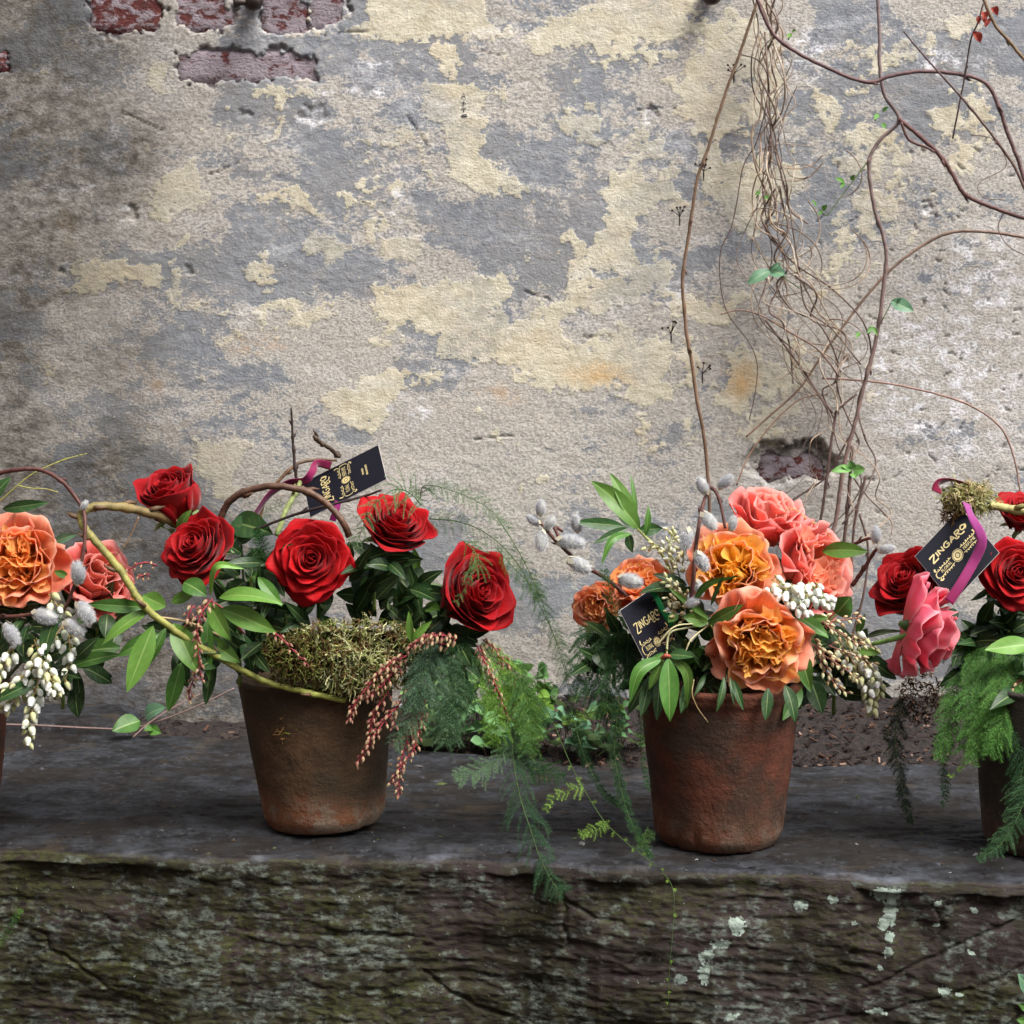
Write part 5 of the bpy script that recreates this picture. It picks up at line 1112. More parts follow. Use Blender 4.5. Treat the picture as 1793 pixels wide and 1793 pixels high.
# ------------------------------------------------------------------ leaves at the left and right edges
sprig('pieris_leaves', 'dark leaves around the leftmost orange rose and white bells', 'leaf sprig', [(5, 892, 1.99, 86, 880, 1.985, 22, DARK*1.6), (-20, 880, 1.99, 20, 835, 1.99, 26, DARK*1.6), (92, 952, 2.02, 136, 935, 2.01, 18, TEAL*.6), (108, 1062, 1.945, 76, 1166, 1.93, 32, DARK*1.5), (65, 1192, 1.935, -10, 1228, 1.925, 24, DARK*1.6), (124, 1168, 1.955, 214, 1146, 1.95, 24, MID*.6), (140, 1145, 1.98, 212, 1135, 1.98, 40, MID*.7), (50, 1095, 1.945, 40, 1130, 1.94, 18, DARK*1.4), (135, 1175, 1.97, 145, 1240, 1.97, 22, DARK), (30, 935, 2.02, 45, 900, 2.02, 14, TEAL*.5), (120, 1010, 1.99, 95, 1000, 1.99, 14, MID)], (80, 1120, 1.99), [([(10, 1190, 2.0), (70, 1120, 1.98), (110, 1062, 1.95)], 3, lin(80, 90, 50))], 'leaf sprigs in the arrangements', 39)
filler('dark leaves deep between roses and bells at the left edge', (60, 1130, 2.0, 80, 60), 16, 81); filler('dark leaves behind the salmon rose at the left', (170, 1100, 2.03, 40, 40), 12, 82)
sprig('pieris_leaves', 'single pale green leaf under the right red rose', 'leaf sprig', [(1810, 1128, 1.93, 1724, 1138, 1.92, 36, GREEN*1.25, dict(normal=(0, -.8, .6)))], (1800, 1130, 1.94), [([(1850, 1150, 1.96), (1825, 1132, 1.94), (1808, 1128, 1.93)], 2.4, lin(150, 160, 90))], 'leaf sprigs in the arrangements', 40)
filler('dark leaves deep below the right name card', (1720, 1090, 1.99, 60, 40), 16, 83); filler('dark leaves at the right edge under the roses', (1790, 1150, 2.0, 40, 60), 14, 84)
twig('rose_stem', 'green rose stem running left from the pink rose', 'stem', [(1612, 1108, 1.915), (1590, 1112, 1.92), (1560, 1120, 1.93), (1528, 1128, 1.945)], 6.0, 4.0, lin(92, 138, 66), lin(112, 150, 76), (), seed=9)
twig('willow_branch', 'pale olive stem leaving the moss clump at the right edge', 'branch', [(1732, 884, 1.985), (1760, 889, 1.985), (1800, 897, 1.985), (1840, 905, 1.985)], 7.5, 7.5, lin(164, 158, 100), lin(160, 154, 96), (.5,), seed=10)

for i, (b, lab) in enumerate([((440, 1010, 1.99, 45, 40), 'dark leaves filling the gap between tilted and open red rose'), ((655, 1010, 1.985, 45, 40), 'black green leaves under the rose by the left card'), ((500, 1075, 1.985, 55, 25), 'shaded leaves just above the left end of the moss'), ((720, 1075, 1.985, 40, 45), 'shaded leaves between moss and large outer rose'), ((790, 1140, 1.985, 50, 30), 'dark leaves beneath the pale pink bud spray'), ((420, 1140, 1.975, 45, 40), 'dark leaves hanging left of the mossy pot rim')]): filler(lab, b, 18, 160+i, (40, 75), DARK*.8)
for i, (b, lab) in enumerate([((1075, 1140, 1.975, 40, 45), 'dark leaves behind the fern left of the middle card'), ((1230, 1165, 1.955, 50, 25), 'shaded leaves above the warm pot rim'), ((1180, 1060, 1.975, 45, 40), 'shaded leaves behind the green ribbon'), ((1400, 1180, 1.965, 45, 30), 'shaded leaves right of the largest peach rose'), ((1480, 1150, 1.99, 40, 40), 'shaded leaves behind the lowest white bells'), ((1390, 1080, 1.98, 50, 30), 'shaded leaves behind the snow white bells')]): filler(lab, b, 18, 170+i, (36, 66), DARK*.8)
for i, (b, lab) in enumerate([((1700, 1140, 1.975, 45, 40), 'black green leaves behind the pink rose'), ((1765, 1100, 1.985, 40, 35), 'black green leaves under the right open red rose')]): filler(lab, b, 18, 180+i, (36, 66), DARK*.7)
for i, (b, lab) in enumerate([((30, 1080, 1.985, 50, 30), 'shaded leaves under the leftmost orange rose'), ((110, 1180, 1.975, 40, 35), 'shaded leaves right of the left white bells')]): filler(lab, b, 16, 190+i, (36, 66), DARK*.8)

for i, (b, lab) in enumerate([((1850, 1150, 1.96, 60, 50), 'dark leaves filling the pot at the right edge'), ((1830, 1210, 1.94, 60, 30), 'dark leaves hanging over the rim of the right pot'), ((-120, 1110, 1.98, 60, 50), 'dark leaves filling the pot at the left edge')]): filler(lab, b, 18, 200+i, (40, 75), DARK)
# ------------------------------------------------------------------ pieris flowers and buds
pieris('white_pieris', 'white bell flower clusters hanging at the left edge below the catkins', 'flower spray', [
    ([(110, 1095, 1.945), (85, 1130, 1.935), (60, 1165, 1.93), (30, 1195, 1.93), (5, 1205, 1.93)], 26), ([(60, 1120, 1.94), (75, 1160, 1.925), (92, 1195, 1.92), (98, 1215, 1.92)], 24), ([(20, 1135, 1.94), (5, 1165, 1.935), (-10, 1190, 1.93)], 14),
    ([(70, 1180, 1.94), (58, 1225, 1.93), (52, 1260, 1.925), (48, 1302, 1.925)], 22), ([(40, 1200, 1.945), (20, 1228, 1.935), (5, 1240, 1.935)], 11), ([(120, 1110, 1.95), (122, 1150, 1.945), (112, 1200, 1.94)], 9), ([(85, 1040, 1.955), (100, 1060, 1.945), (112, 1075, 1.945)], 6)], 51, WBELL, 20, 'pieris flower sprays', 9, 1.4, lin(150, 130, 80), .55)
pieris('white_pieris', 'snow white bell flowers between the coral rose and the largest peach rose', 'flower spray', [([(1340, 1035, 1.93), (1385, 1030, 1.915), (1420, 1045, 1.91), (1462, 1048, 1.912)], 24), ([(1360, 1030, 1.925), (1392, 1055, 1.908), (1412, 1072, 1.908)], 14), ([(1350, 1015, 1.935), (1362, 1020, 1.93), (1370, 1030, 1.92)], 5), ([(1400, 1025, 1.93), (1430, 1030, 1.915), (1445, 1060, 1.91)], 12)], 52, WBELL[:2]+[WBELL[0]], 20, 'pieris flower sprays', 8, 1.4, lin(150, 130, 80), .75)
pieris('white_pieris', 'white bell flowers hanging lowest right of the warm pot', 'flower spray', [([(1470, 1120, 1.955), (1500, 1170, 1.945), (1520, 1210, 1.94), (1528, 1245, 1.94)], 26), ([(1490, 1150, 1.955), (1530, 1180, 1.94), (1543, 1215, 1.94)], 18), ([(1490, 1110, 1.96), (1515, 1125, 1.955), (1535, 1140, 1.955)], 9)], 53, WBELL, 20, 'pieris flower sprays', 10, 1.4, lin(160, 130, 90), .8)
pieris('cream_pieris', 'greenish white flower buds behind the tall pussy willow twig', 'flower spray', [([(1180, 1000, 1.985), (1170, 965, 1.98), (1180, 930, 1.985)], 12), ([(1190, 1010, 1.985), (1180, 980, 1.975), (1155, 955, 1.98), (1125, 960, 1.985)], 16), ([(1195, 990, 1.99), (1195, 960, 1.985), (1168, 925, 1.99)], 12), ([(1200, 1060, 1.96), (1180, 1030, 1.95), (1165, 1015, 1.955)], 10)], 54, [WBELL[1], WBELL[2], CBUD[2]], 13, 'pieris flower sprays', 9, 1.3, lin(150, 150, 90), .2)
pieris('cream_pieris', 'brownish cream buds right of the largest peach rose', 'flower spray', [([(1425, 1080, 1.94), (1455, 1100, 1.93), (1490, 1120, 1.93), (1510, 1130, 1.935)], 20), ([(1415, 1120, 1.945), (1440, 1145, 1.93), (1470, 1165, 1.925), (1505, 1190, 1.93)], 24), ([(1425, 1130, 1.945), (1440, 1165, 1.935), (1460, 1195, 1.93), (1485, 1215, 1.935)], 22), ([(1440, 1090, 1.95), (1480, 1085, 1.945), (1510, 1080, 1.945)], 12), ([(1450, 1130, 1.94), (1500, 1150, 1.935), (1530, 1165, 1.94)], 14)], 55, CBUD, 12, 'pieris flower sprays', 9, 1.5, lin(150, 100, 84), .35, 'flower_bud')
pieris('cream_pieris', 'small cream buds beside the green ribbon of the middle card', 'flower spray', [([(1215, 1075, 1.945), (1190, 1060, 1.935), (1165, 1045, 1.935)], 12), ([(1210, 1060, 1.95), (1195, 1040, 1.94), (1175, 1025, 1.945)], 12), ([(1200, 1085, 1.94), (1180, 1075, 1.935), (1168, 1060, 1.935)], 8)], 56, CBUD, 11, 'pieris flower sprays', 8, 1.3, lin(140, 120, 80), .2, 'flower_bud')
RS = lin(150, 52, 62)
def red_buds(label, rac, seed, size=11, spread=8): return pieris('red_budded_pieris', label, 'bud spray', rac, seed, RBUD, size, 'red budded pieris sprays', spread, 1.5, RS, .7, 'flower_bud')
red_buds('red stalked bud sprays drooping over the right side of the mossy pot', [([(712, 1148, 1.945), (680, 1165, 1.94), (650, 1195, 1.935), (620, 1235, 1.932), (612, 1262, 1.932)], 44), ([(700, 1165, 1.95), (668, 1200, 1.94), (640, 1225, 1.938)], 26), ([(705, 1225, 1.955), (668, 1270, 1.94), (645, 1305, 1.935), (622, 1340, 1.935)], 30), ([(680, 1210, 1.955), (655, 1250, 1.945), (648, 1290, 1.94)], 20)], 57)
red_buds('long red bud sprays hanging beside the mossy pot down to the bench', [([(745, 1225, 1.955), (735, 1270, 1.95), (725, 1310, 1.945), (700, 1345, 1.94), (686, 1372, 1.94)], 36), ([(735, 1240, 1.96), (712, 1300, 1.95), (700, 1345, 1.945), (698, 1396, 1.945)], 34), ([(720, 1200, 1.955), (695, 1240, 1.95), (690, 1275, 1.945)], 18)], 58)
red_buds('pale pink bud spray lying under the outer red rose', [([(800, 1118, 1.95), (770, 1112, 1.94), (740, 1118, 1.935), (712, 1138, 1.935)], 30), ([(790, 1130, 1.95), (760, 1125, 1.94), (735, 1128, 1.938)], 12)], 59, 12, 7)
red_buds('red bud spray hanging in front of the bright green fan of leaves', [([(372, 1048, 1.94), (352, 1075, 1.93), (345, 1110, 1.928), (348, 1150, 1.93), (352, 1192, 1.93)], 32), ([(340, 1060, 1.945), (330, 1075, 1.938), (328, 1095, 1.938)], 10), ([(350, 1160, 1.95), (335, 1200, 1.95), (330, 1225, 1.95)], 12)], 60, 11, 8)
red_buds('thin red bud stalk crossing the moss below the open rose', [([(462, 1095, 1.945), (490, 1115, 1.935), (515, 1140, 1.93), (540, 1165, 1.93)], 16)], 61, 10, 6)
red_buds('red bud spray hanging among the ferns under the outer red rose', [([(835, 1130, 1.97), (852, 1165, 1.96), (870, 1205, 1.955), (890, 1262, 1.955)], 34), ([(880, 1150, 1.975), (900, 1190, 1.97), (905, 1260, 1.965)], 18), ([(845, 1120, 1.975), (870, 1140, 1.97), (880, 1170, 1.97)], 12)], 62, 9, 6)
red_buds('small red bud stalk left of the tilted red rose', [([(275, 990, 1.99), (250, 985, 1.985), (225, 998, 1.985), (215, 1005, 1.985)], 10), ([(262, 1005, 1.99), (240, 1010, 1.985)], 7)], 63, 8, 5)
red_buds('pale bud spray at the right edge above the fern', [([(1815, 1180, 1.94), (1795, 1190, 1.93), (1770, 1205, 1.925)], 12)], 64, 10, 7)
# berries and thin grassy twigs
twig('berry_twig', 'thin yellow green twig with tiny berries above the leftmost orange rose', 'twig', [(-20, 895, 2.0), (25, 855, 2.0), (60, 828, 2.0), (110, 806, 2.0), (152, 794, 2.0)], 1.6, .8, lin(150, 150, 80), lin(150, 150, 84), (.55, .72, .78, .93), seed=21, knob=.8)
twig('berry_twig', 'second thin green twig curling below the berry twig at the left', 'twig', [(30, 850, 2.0), (55, 855, 2.0), (80, 856, 2.0), (102, 862, 2.0)], 1.3, .7, lin(150, 150, 80), lin(150, 146, 84), (.5, .8, .96), seed=22, knob=.9)
twig('dry_tendril', 'thin brown tendril hanging from the willow loop', 'tendril', [(243, 905, 1.985), (230, 935, 1.985), (215, 960, 1.985), (203, 972, 1.985)], 1.2, .6, lin(150, 116, 80), lin(140, 110, 70), seed=23)
twig('dry_tendril', 'fine yellow tendrils right of the coral pink rose', 'tendril', [(1430, 950, 2.0), (1408, 905, 2.0), (1385, 890, 2.0), (1372, 898, 2.0)], 1.1, .6, lin(176, 160, 84), lin(170, 150, 80), (.9,), seed=24)
twig('dry_tendril', 'pale tendril with one berry right of the pink coral rose', 'tendril', [(1395, 955, 2.0), (1412, 915, 2.0), (1440, 925, 2.0), (1462, 952, 2.0)], 1.1, .6, lin(176, 160, 84), lin(170, 150, 80), (.6,), seed=25)
twig('dry_tendril', 'dry pale tendril hanging down the front of the warm pot', 'tendril', [(1215, 1190, 1.90), (1212, 1215, 1.895), (1222, 1240, 1.895), (1240, 1265, 1.897)], 1.2, .7, lin(160, 140, 96), lin(150, 130, 90), seed=26)

# ------------------------------------------------------------------ moss
def mound(px, py):
    h = 0
    for cx, cy, rx, ry, k in ((560, 1110, 75, 45, 1.0), (650, 1100, 80, 40, .85), (620, 1150, 90, 42, 1.15), (715, 1120, 60, 38, .8), (560, 1170, 60, 40, .9)):
        h = max(h, k*math.sqrt(max(0, 1-((px-cx)/rx)**2-((py-cy)/ry)**2)))
    return 1.990-.042*h
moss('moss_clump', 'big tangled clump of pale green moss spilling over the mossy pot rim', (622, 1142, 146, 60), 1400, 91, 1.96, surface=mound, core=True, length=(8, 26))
moss('moss_clump', 'loose moss strands hanging over the right rim of the mossy pot', (630, 1180, 75, 36), 420, 97, 1.965, .02, length=(10, 30))
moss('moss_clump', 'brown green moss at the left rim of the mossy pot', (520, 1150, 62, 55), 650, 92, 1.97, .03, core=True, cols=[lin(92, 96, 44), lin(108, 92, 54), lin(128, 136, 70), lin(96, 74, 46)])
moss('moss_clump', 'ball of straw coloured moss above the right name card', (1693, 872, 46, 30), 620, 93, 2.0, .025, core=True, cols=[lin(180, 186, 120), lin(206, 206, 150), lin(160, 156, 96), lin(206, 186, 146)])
moss('moss_clump', 'brown moss fringe behind the right name card', (1668, 900, 22, 24), 120, 94, 2.0, .02, cols=[lin(150, 124, 88), lin(110, 88, 60)])
moss('moss_wisp', 'wisp of dry moss clinging to the front of the mossy pot', (505, 1265, 16, 34), 70, 95, 1.972, .0, cols=[lin(128, 96, 58), lin(150, 116, 70), lin(110, 120, 50)], length=(16, 36), surface=lambda px, py: 1.976+.0*(py-1265))
moss('dried_flowers', 'dried brown flower heads between the warm pot and the right edge', (1612, 1218, 40, 48), 240, 96, 2.06, .03, cols=[lin(86, 62, 44), lin(120, 92, 64), lin(66, 48, 36)], length=(6, 14))

# ------------------------------------------------------------------ ferns
DG, GG, BG, GYG = lin(40, 78, 38), lin(66, 112, 58), lin(128, 170, 62), lin(96, 128, 92)
fern('fern frond drooping over the red rose by the left card', [(738, 884, 1.965), (715, 862, 1.955), (688, 858, 1.945), (655, 885, 1.935), (638, 920, 1.93), (621, 956, 1.93)], 1, (62, 22), 7, lin(92, 122, 78), lin(130, 160, 110), 4, (0, -.8, .6), .9, 1.1, density=1.2, both=True, nw=1.5)
fern('fern frond lying on the large outer red rose', [(812, 948, 1.945), (830, 965, 1.93), (838, 985, 1.925), (822, 1015, 1.92), (798, 1058, 1.92)], 2, (52, 18), 7, lin(84, 116, 60), lin(120, 150, 90), 4, (0, -.9, .4), 1.0, 1.1, density=1.2, nw=1.5)
fern('long fern plume arching high over the outer red rose', [(735, 875, 2.0), (745, 850, 1.99), (800, 862, 1.985), (855, 890, 1.98), (890, 925, 1.975)], 3, (30, 22), 5, GG, lin(96, 140, 84), 6, (.2, -1, .2), .5, .9, density=0.35, nw=0.75)
fern('fine fern stem curving from the rose down towards the warm pot', [(752, 908, 2.0), (810, 915, 1.99), (860, 940, 1.985), (905, 985, 1.98), (935, 1040, 1.975), (962, 1095, 1.97), (985, 1150, 1.965), (1000, 1215, 1.96)], 4, (34, 26), 9, GG, lin(90, 134, 74), 6, (0, -1, .1), .8, 1.1, density=0.35, nw=0.75)
fern('dark fern stem hanging left of the frilly orange rose', [(870, 905, 2.02), (905, 960, 2.0), (940, 1030, 1.99), (965, 1100, 1.98), (985, 1160, 1.97), (1000, 1230, 1.965), (1005, 1250, 1.965)], 5, (30, 40), 8, DG, GG, 7, (.1, -1, .1), 1.0, 1.0, density=0.35, skip=.15, nw=0.75)
fern('grey green fern plume spreading below the pale bud spray', [(735, 1120, 1.965), (745, 1165, 1.955), (740, 1210, 1.95), (715, 1260, 1.945), (690, 1300, 1.945)], 6, (68, 34), 4, GYG, lin(120, 150, 116), 6, (0, -1, .3), .5, 1.0, density=.7, nw=1.1)
fern('grey green fern spray behind the long red buds', [(790, 1125, 1.97), (790, 1180, 1.96), (775, 1230, 1.955), (760, 1290, 1.955)], 7, (60, 40), 4, GYG, lin(110, 140, 100), 6, (0, -1, .3), .4, 1.0, density=.7, nw=1.1)
fern('bright yellow green fern under the outer red rose', [(845, 1125, 1.98), (868, 1165, 1.97), (885, 1215, 1.965), (885, 1270, 1.96)], 8, (52, 34), 4, BG, lin(150, 190, 90), 7, (0, -1, .3), .4, 1.0)
fern('light green fern spray beside the hanging red buds', [(870, 1150, 1.99), (905, 1190, 1.985), (925, 1240, 1.98), (915, 1290, 1.975)], 9, (50, 40), 4, GG, BG, 7, (0, -1, .3), .5, 1.0)
fern('long dark fern plume hanging over the bench front edge', [(895, 1275, 1.96), (900, 1340, 1.945), (912, 1400, 1.93), (928, 1450, 1.915), (945, 1500, 1.90), (968, 1545, 1.885), (985, 1562, 1.88)], 10, (80, 42), 6, lin(44, 80, 48), lin(86, 120, 84), 7, (0, -1, .2), .9, 1.1, density=0.6)
fern('soft fern side plume resting above the bench between the pots', [(905, 1290, 1.965), (870, 1330, 1.95), (835, 1350, 1.945), (800, 1362, 1.94)], 11, (38, 26), 5, GYG, lin(110, 140, 96), 6, (0, -1, .4), .5, .9)
fern('fern side plume reaching right above the bench', [(900, 1330, 1.955), (930, 1345, 1.95), (955, 1350, 1.945), (985, 1362, 1.94)], 12, (34, 22), 5, DG, GG, 6, (0, -1, .3), .7, .9)
fern('thin trailing fern stem with yellow green tips in front of the bench', [(950, 1225, 1.96), (975, 1280, 1.95), (1000, 1340, 1.94), (1030, 1395, 1.925), (1060, 1440, 1.915), (1100, 1478, 1.90), (1140, 1510, 1.885), (1175, 1548, 1.865), (1180, 1600, 1.855), (1172, 1700, 1.85), (1170, 1755, 1.85)], 13, (12, 6), 22, BG, lin(150, 180, 80), 5, (0, -1, .2), .3, 1.0, density=0.5, both=False, stem_col=lin(76, 104, 50))
fern('bright fern tuft pointing left from the trailing stem', [(1020, 1378, 1.925), (995, 1385, 1.922), (970, 1398, 1.92), (955, 1418, 1.92)], 14, (24, 12), 6, BG, lin(166, 200, 100), 6, (0, -1, .3), .1, .9, density=.7)
fern('small fern tuft on the trailing stem near the warm pot', [(1060, 1440, 1.912), (1050, 1450, 1.91), (1030, 1458, 1.91), (1018, 1462, 1.91)], 15, (22, 12), 6, BG, lin(150, 180, 90), 5, (0, -1, .3), .1, .9, density=.6)
fern('fern tuft close to the foot of the warm pot', [(1120, 1490, 1.893), (1128, 1470, 1.893), (1142, 1458, 1.893)], 16, (22, 12), 6, GG, lin(140, 170, 90), 5, (0, -1, .3), .1, .9, density=.6)
fern('bright fern shoot pointing right towards the warm pot', [(985, 1262, 1.955), (1025, 1250, 1.95), (1060, 1240, 1.945), (1090, 1238, 1.945)], 17, (20, 12), 5, BG, lin(166, 200, 100), 6, (0, -1, .3), .1, 1.0, density=.8)
fern('dense dark fern mass left of the middle name card', [(1080, 1085, 1.97), (1075, 1130, 1.955), (1070, 1180, 1.945), (1060, 1240, 1.94)], 18, (62, 44), 4, lin(34, 68, 32), lin(62, 104, 52), 8, (.1, -1, .2), .9, 1.1)
fern('fern spray hanging beside the small frilly rose', [(1035, 1095, 1.975), (1020, 1130, 1.965), (1010, 1175, 1.955), (1020, 1215, 1.95)], 19, (48, 34), 4, DG, GG, 8, (0, -1, .2), .9, 1.0)
fern('upright fern tips in front of the small frilly rose', [(1085, 1130, 1.95), (1078, 1080, 1.945), (1068, 1035, 1.945), (1058, 1000, 1.95)], 20, (22, 12), 6, DG, GG, 8, (0, -1, .1), -.2, 1.0, density=.7)
fern('long dark fern trail hanging left of the warm pot', [(1085, 1200, 1.945), (1080, 1260, 1.935), (1076, 1320, 1.928), (1085, 1370, 1.92), (1098, 1420, 1.912), (1118, 1465, 1.90), (1140, 1500, 1.89)], 21, (20, 12), 5, lin(34, 62, 34), GG, 7, (0, -1, .2), 1.2, 1.1, density=.8)
fern('dark arching fern trail between trailing stem and warm pot', [(1000, 1240, 1.955), (1015, 1300, 1.945), (1030, 1340, 1.94), (1055, 1385, 1.93), (1085, 1410, 1.925)], 22, (18, 8), 5, lin(34, 62, 34), DG, 7, (0, -1, .2), .8, 1.1, density=.8)
fern('fine fern hanging right beside the left of the warm pot', [(1125, 1240, 1.935), (1122, 1290, 1.93), (1128, 1340, 1.925), (1135, 1385, 1.92)], 23, (16, 6), 6, DG, GG, 6, (0, -1, .2), 1.0, .8, density=.6)
fern('bright fern mass spilling over the pot at the right edge', [(1740, 1120, 1.965), (1735, 1170, 1.945), (1725, 1220, 1.93), (1705, 1270, 1.922), (1690, 1310, 1.92)], 24, (70, 44), 4, lin(70, 122, 52), lin(120, 170, 88), 8, (0, -1, .3), .8, 1.1)
fern('fern mass at the very right edge under the pale leaf', [(1790, 1140, 1.95), (1795, 1190, 1.93), (1785, 1240, 1.92), (1765, 1285, 1.915)], 25, (66, 44), 4, lin(66, 116, 50), lin(110, 160, 80), 8, (0, -1, .3), .9, 1.1)
fern('shaded fern behind the pink rose', [(1720, 1090, 1.99), (1690, 1130, 1.98), (1680, 1180, 1.97), (1670, 1240, 1.965)], 26, (56, 40), 4, lin(36, 72, 34), GG, 8, (0, -1, .3), .8, 1.0)
fern('dark fern tip hanging behind between warm pot and right edge', [(1580, 1225, 2.04), (1568, 1280, 2.02), (1572, 1340, 2.0), (1582, 1390, 1.985), (1594, 1440, 1.97)], 27, (34, 10), 5, lin(30, 48, 30), lin(48, 70, 40), 8, (0, -1, .2), 1.0, 1.0)
fern('thin fern trail hanging over the bench near the right pot', [(1665, 1235, 1.965), (1655, 1300, 1.955), (1652, 1350, 1.945), (1656, 1380, 1.94), (1650, 1412, 1.94)], 28, (22, 8), 6, DG, GG, 7, (0, -1, .2), 1.1, .8, density=.7)
fern('curved pale fern trail at the right below the bright mass', [(1705, 1285, 1.925), (1695, 1320, 1.92), (1682, 1345, 1.918), (1664, 1358, 1.918)], 29, (12, 6), 6, BG, lin(150, 180, 90), 5, (0, -1, .2), .3, 1.0, density=.6)
fern('fern frond lying on the bench at the foot of the right pot', [(1815, 1360, 1.90), (1795, 1400, 1.892), (1775, 1445, 1.885), (1750, 1480, 1.88), (1716, 1504, 1.875)], 30, (58, 14), 5, lin(48, 84, 50), lin(84, 120, 76), 6, (0, -1, .3), .6, 1.0)
fern('fine fern wisps behind the left name card', [(420, 935, 2.06), (450, 905, 2.07), (500, 880, 2.08), (560, 850, 2.09)], 31, (26, 14), 6, GG, lin(110, 140, 90), 6, (0, -1, .3), .2, .7, density=.5)
fern('short fern leaf between the tilted and the open red rose', [(462, 985, 1.985), (456, 955, 1.98), (450, 930, 1.98)], 32, (26, 12), 5, DG, GG, 7, (0, -1, .2), .3, 1.0)
fern('fern tip hanging at the left edge of the outer rose foliage', [(870, 960, 2.0), (905, 1000, 1.995), (935, 1030, 1.99), (945, 1045, 1.99)], 33, (26, 20), 5, GG, BG, 6, (0, -1, .3), .8, .8, density=0.35, nw=0.75)

fern('solid blue green fern beside the right rim of the mossy pot', [(760, 1110, 1.96), (752, 1150, 1.95), (735, 1200, 1.942), (722, 1240, 1.94)], 51, (60, 40), 5, lin(62, 92, 66), lin(104, 134, 104), 7, (.1, -1, .3), .6, 1.2, density=.8, nw=1.4)
fern('deep green fern under the pale pink bud spray', [(800, 1130, 1.965), (812, 1170, 1.955), (810, 1220, 1.95), (795, 1265, 1.95)], 52, (55, 40), 5, lin(44, 78, 46), lin(84, 120, 76), 7, (0, -1, .3), .6, 1.1, density=.8, nw=1.3)
fern('fresh green fern in front of the low plants', [(850, 1180, 1.96), (862, 1220, 1.955), (868, 1262, 1.95), (860, 1300, 1.95)], 53, (50, 34), 5, lin(86, 130, 50), BG, 7, (0, -1, .3), .5, 1.0, density=.8, nw=1.3)
fern('yellow green fern tuft low between the pots', [(905, 1220, 1.965), (925, 1250, 1.96), (930, 1285, 1.955)], 54, (36, 26), 5, BG, lin(160, 196, 96), 7, (0, -1, .3), .4, 1.0, density=.8, nw=1.3)
fern('dark green fern curtain left of the warm pot', [(1045, 1110, 1.965), (1045, 1160, 1.955), (1050, 1210, 1.95), (1070, 1260, 1.945)], 55, (52, 36), 5, lin(28, 58, 28), lin(56, 94, 46), 8, (0, -1, .2), .9, 1.1, nw=1.3)
fern('dark fern tufts between card and frilly rose', [(1100, 1110, 1.965), (1098, 1150, 1.95), (1100, 1195, 1.94)], 56, (46, 36), 5, lin(28, 58, 28), lin(60, 100, 48), 8, (0, -1, .2), .7, 1.1, nw=1.3)
fern('upper bright fern plume beside the pink rose', [(1700, 1130, 1.965), (1712, 1170, 1.945), (1705, 1215, 1.93), (1690, 1255, 1.925)], 57, (60, 44), 5, lin(64, 112, 46), lin(112, 160, 78), 8, (0, -1, .3), .7, 1.1, nw=1.3)
fern('lower bright fern plume in front of the right pot', [(1770, 1190, 1.93), (1765, 1235, 1.918), (1750, 1280, 1.91), (1735, 1320, 1.908)], 58, (58, 36), 5, lin(70, 122, 48), lin(126, 176, 88), 8, (0, -1, .3), .8, 1.1, nw=1.3)
fern('dark fern plume veiling the right pot wall', [(1800, 1250, 1.92), (1795, 1300, 1.91), (1790, 1350, 1.905), (1780, 1400, 1.90)], 59, (52, 40), 6, lin(30, 62, 34), lin(60, 96, 54), 8, (0, -1, .3), .7, 1.1, nw=1.2)

sprig('pieris_leaves', 'dark leaves drooping over the left rim of the warm pot', 'leaf sprig', [(1140, 1180, 1.925, 1122, 1255, 1.91, 24, DARK*1.4), (1155, 1185, 1.92, 1150, 1262, 1.905, 22, DARK*1.2), (1210, 1185, 1.91, 1192, 1250, 1.90, 20, DARK*1.4), (1345, 1205, 1.905, 1340, 1262, 1.895, 22, DARK*1.4), (1375, 1200, 1.91, 1392, 1265, 1.90, 26, DARK*1.3), (1130, 1190, 1.935, 1100, 1250, 1.93, 22, DARK)], (1230, 1170, 1.94), [([(1140, 1180, 1.925), (1230, 1170, 1.94), (1375, 1195, 1.92)], 2, lin(60, 74, 40))], 'leaf sprigs in the arrangements', 44)
fern('wide grey green fern veil right of the long red buds', [(770, 1140, 1.962), (785, 1190, 1.952), (790, 1240, 1.948), (780, 1300, 1.945)], 71, (70, 50), 5, lin(66, 98, 66), lin(110, 142, 104), 7, (0, -1, .3), .5, 1.1, density=.8, nw=1.3)
fern('drooping green fern strand over the low plants', [(900, 1170, 1.965), (918, 1210, 1.955), (930, 1260, 1.95), (925, 1320, 1.945)], 72, (56, 36), 5, lin(60, 104, 46), lin(110, 150, 70), 7, (0, -1, .3), .6, 1.0, density=.8, nw=1.3)
fern('left strand of the bright fern at the right edge', [(1690, 1180, 1.955), (1670, 1230, 1.94), (1660, 1280, 1.93), (1645, 1325, 1.925)], 73, (48, 26), 5, lin(62, 110, 44), lin(112, 160, 76), 8, (0, -1, .3), .8, 1.0, nw=1.2)
fern('long green fern strand crossing the rim of the right pot', [(1760, 1150, 1.945), (1745, 1210, 1.925), (1720, 1265, 1.915), (1700, 1330, 1.912)], 74, (56, 30), 5, lin(70, 120, 48), lin(124, 172, 84), 8, (0, -1, .3), .8, 1.0, nw=1.2)
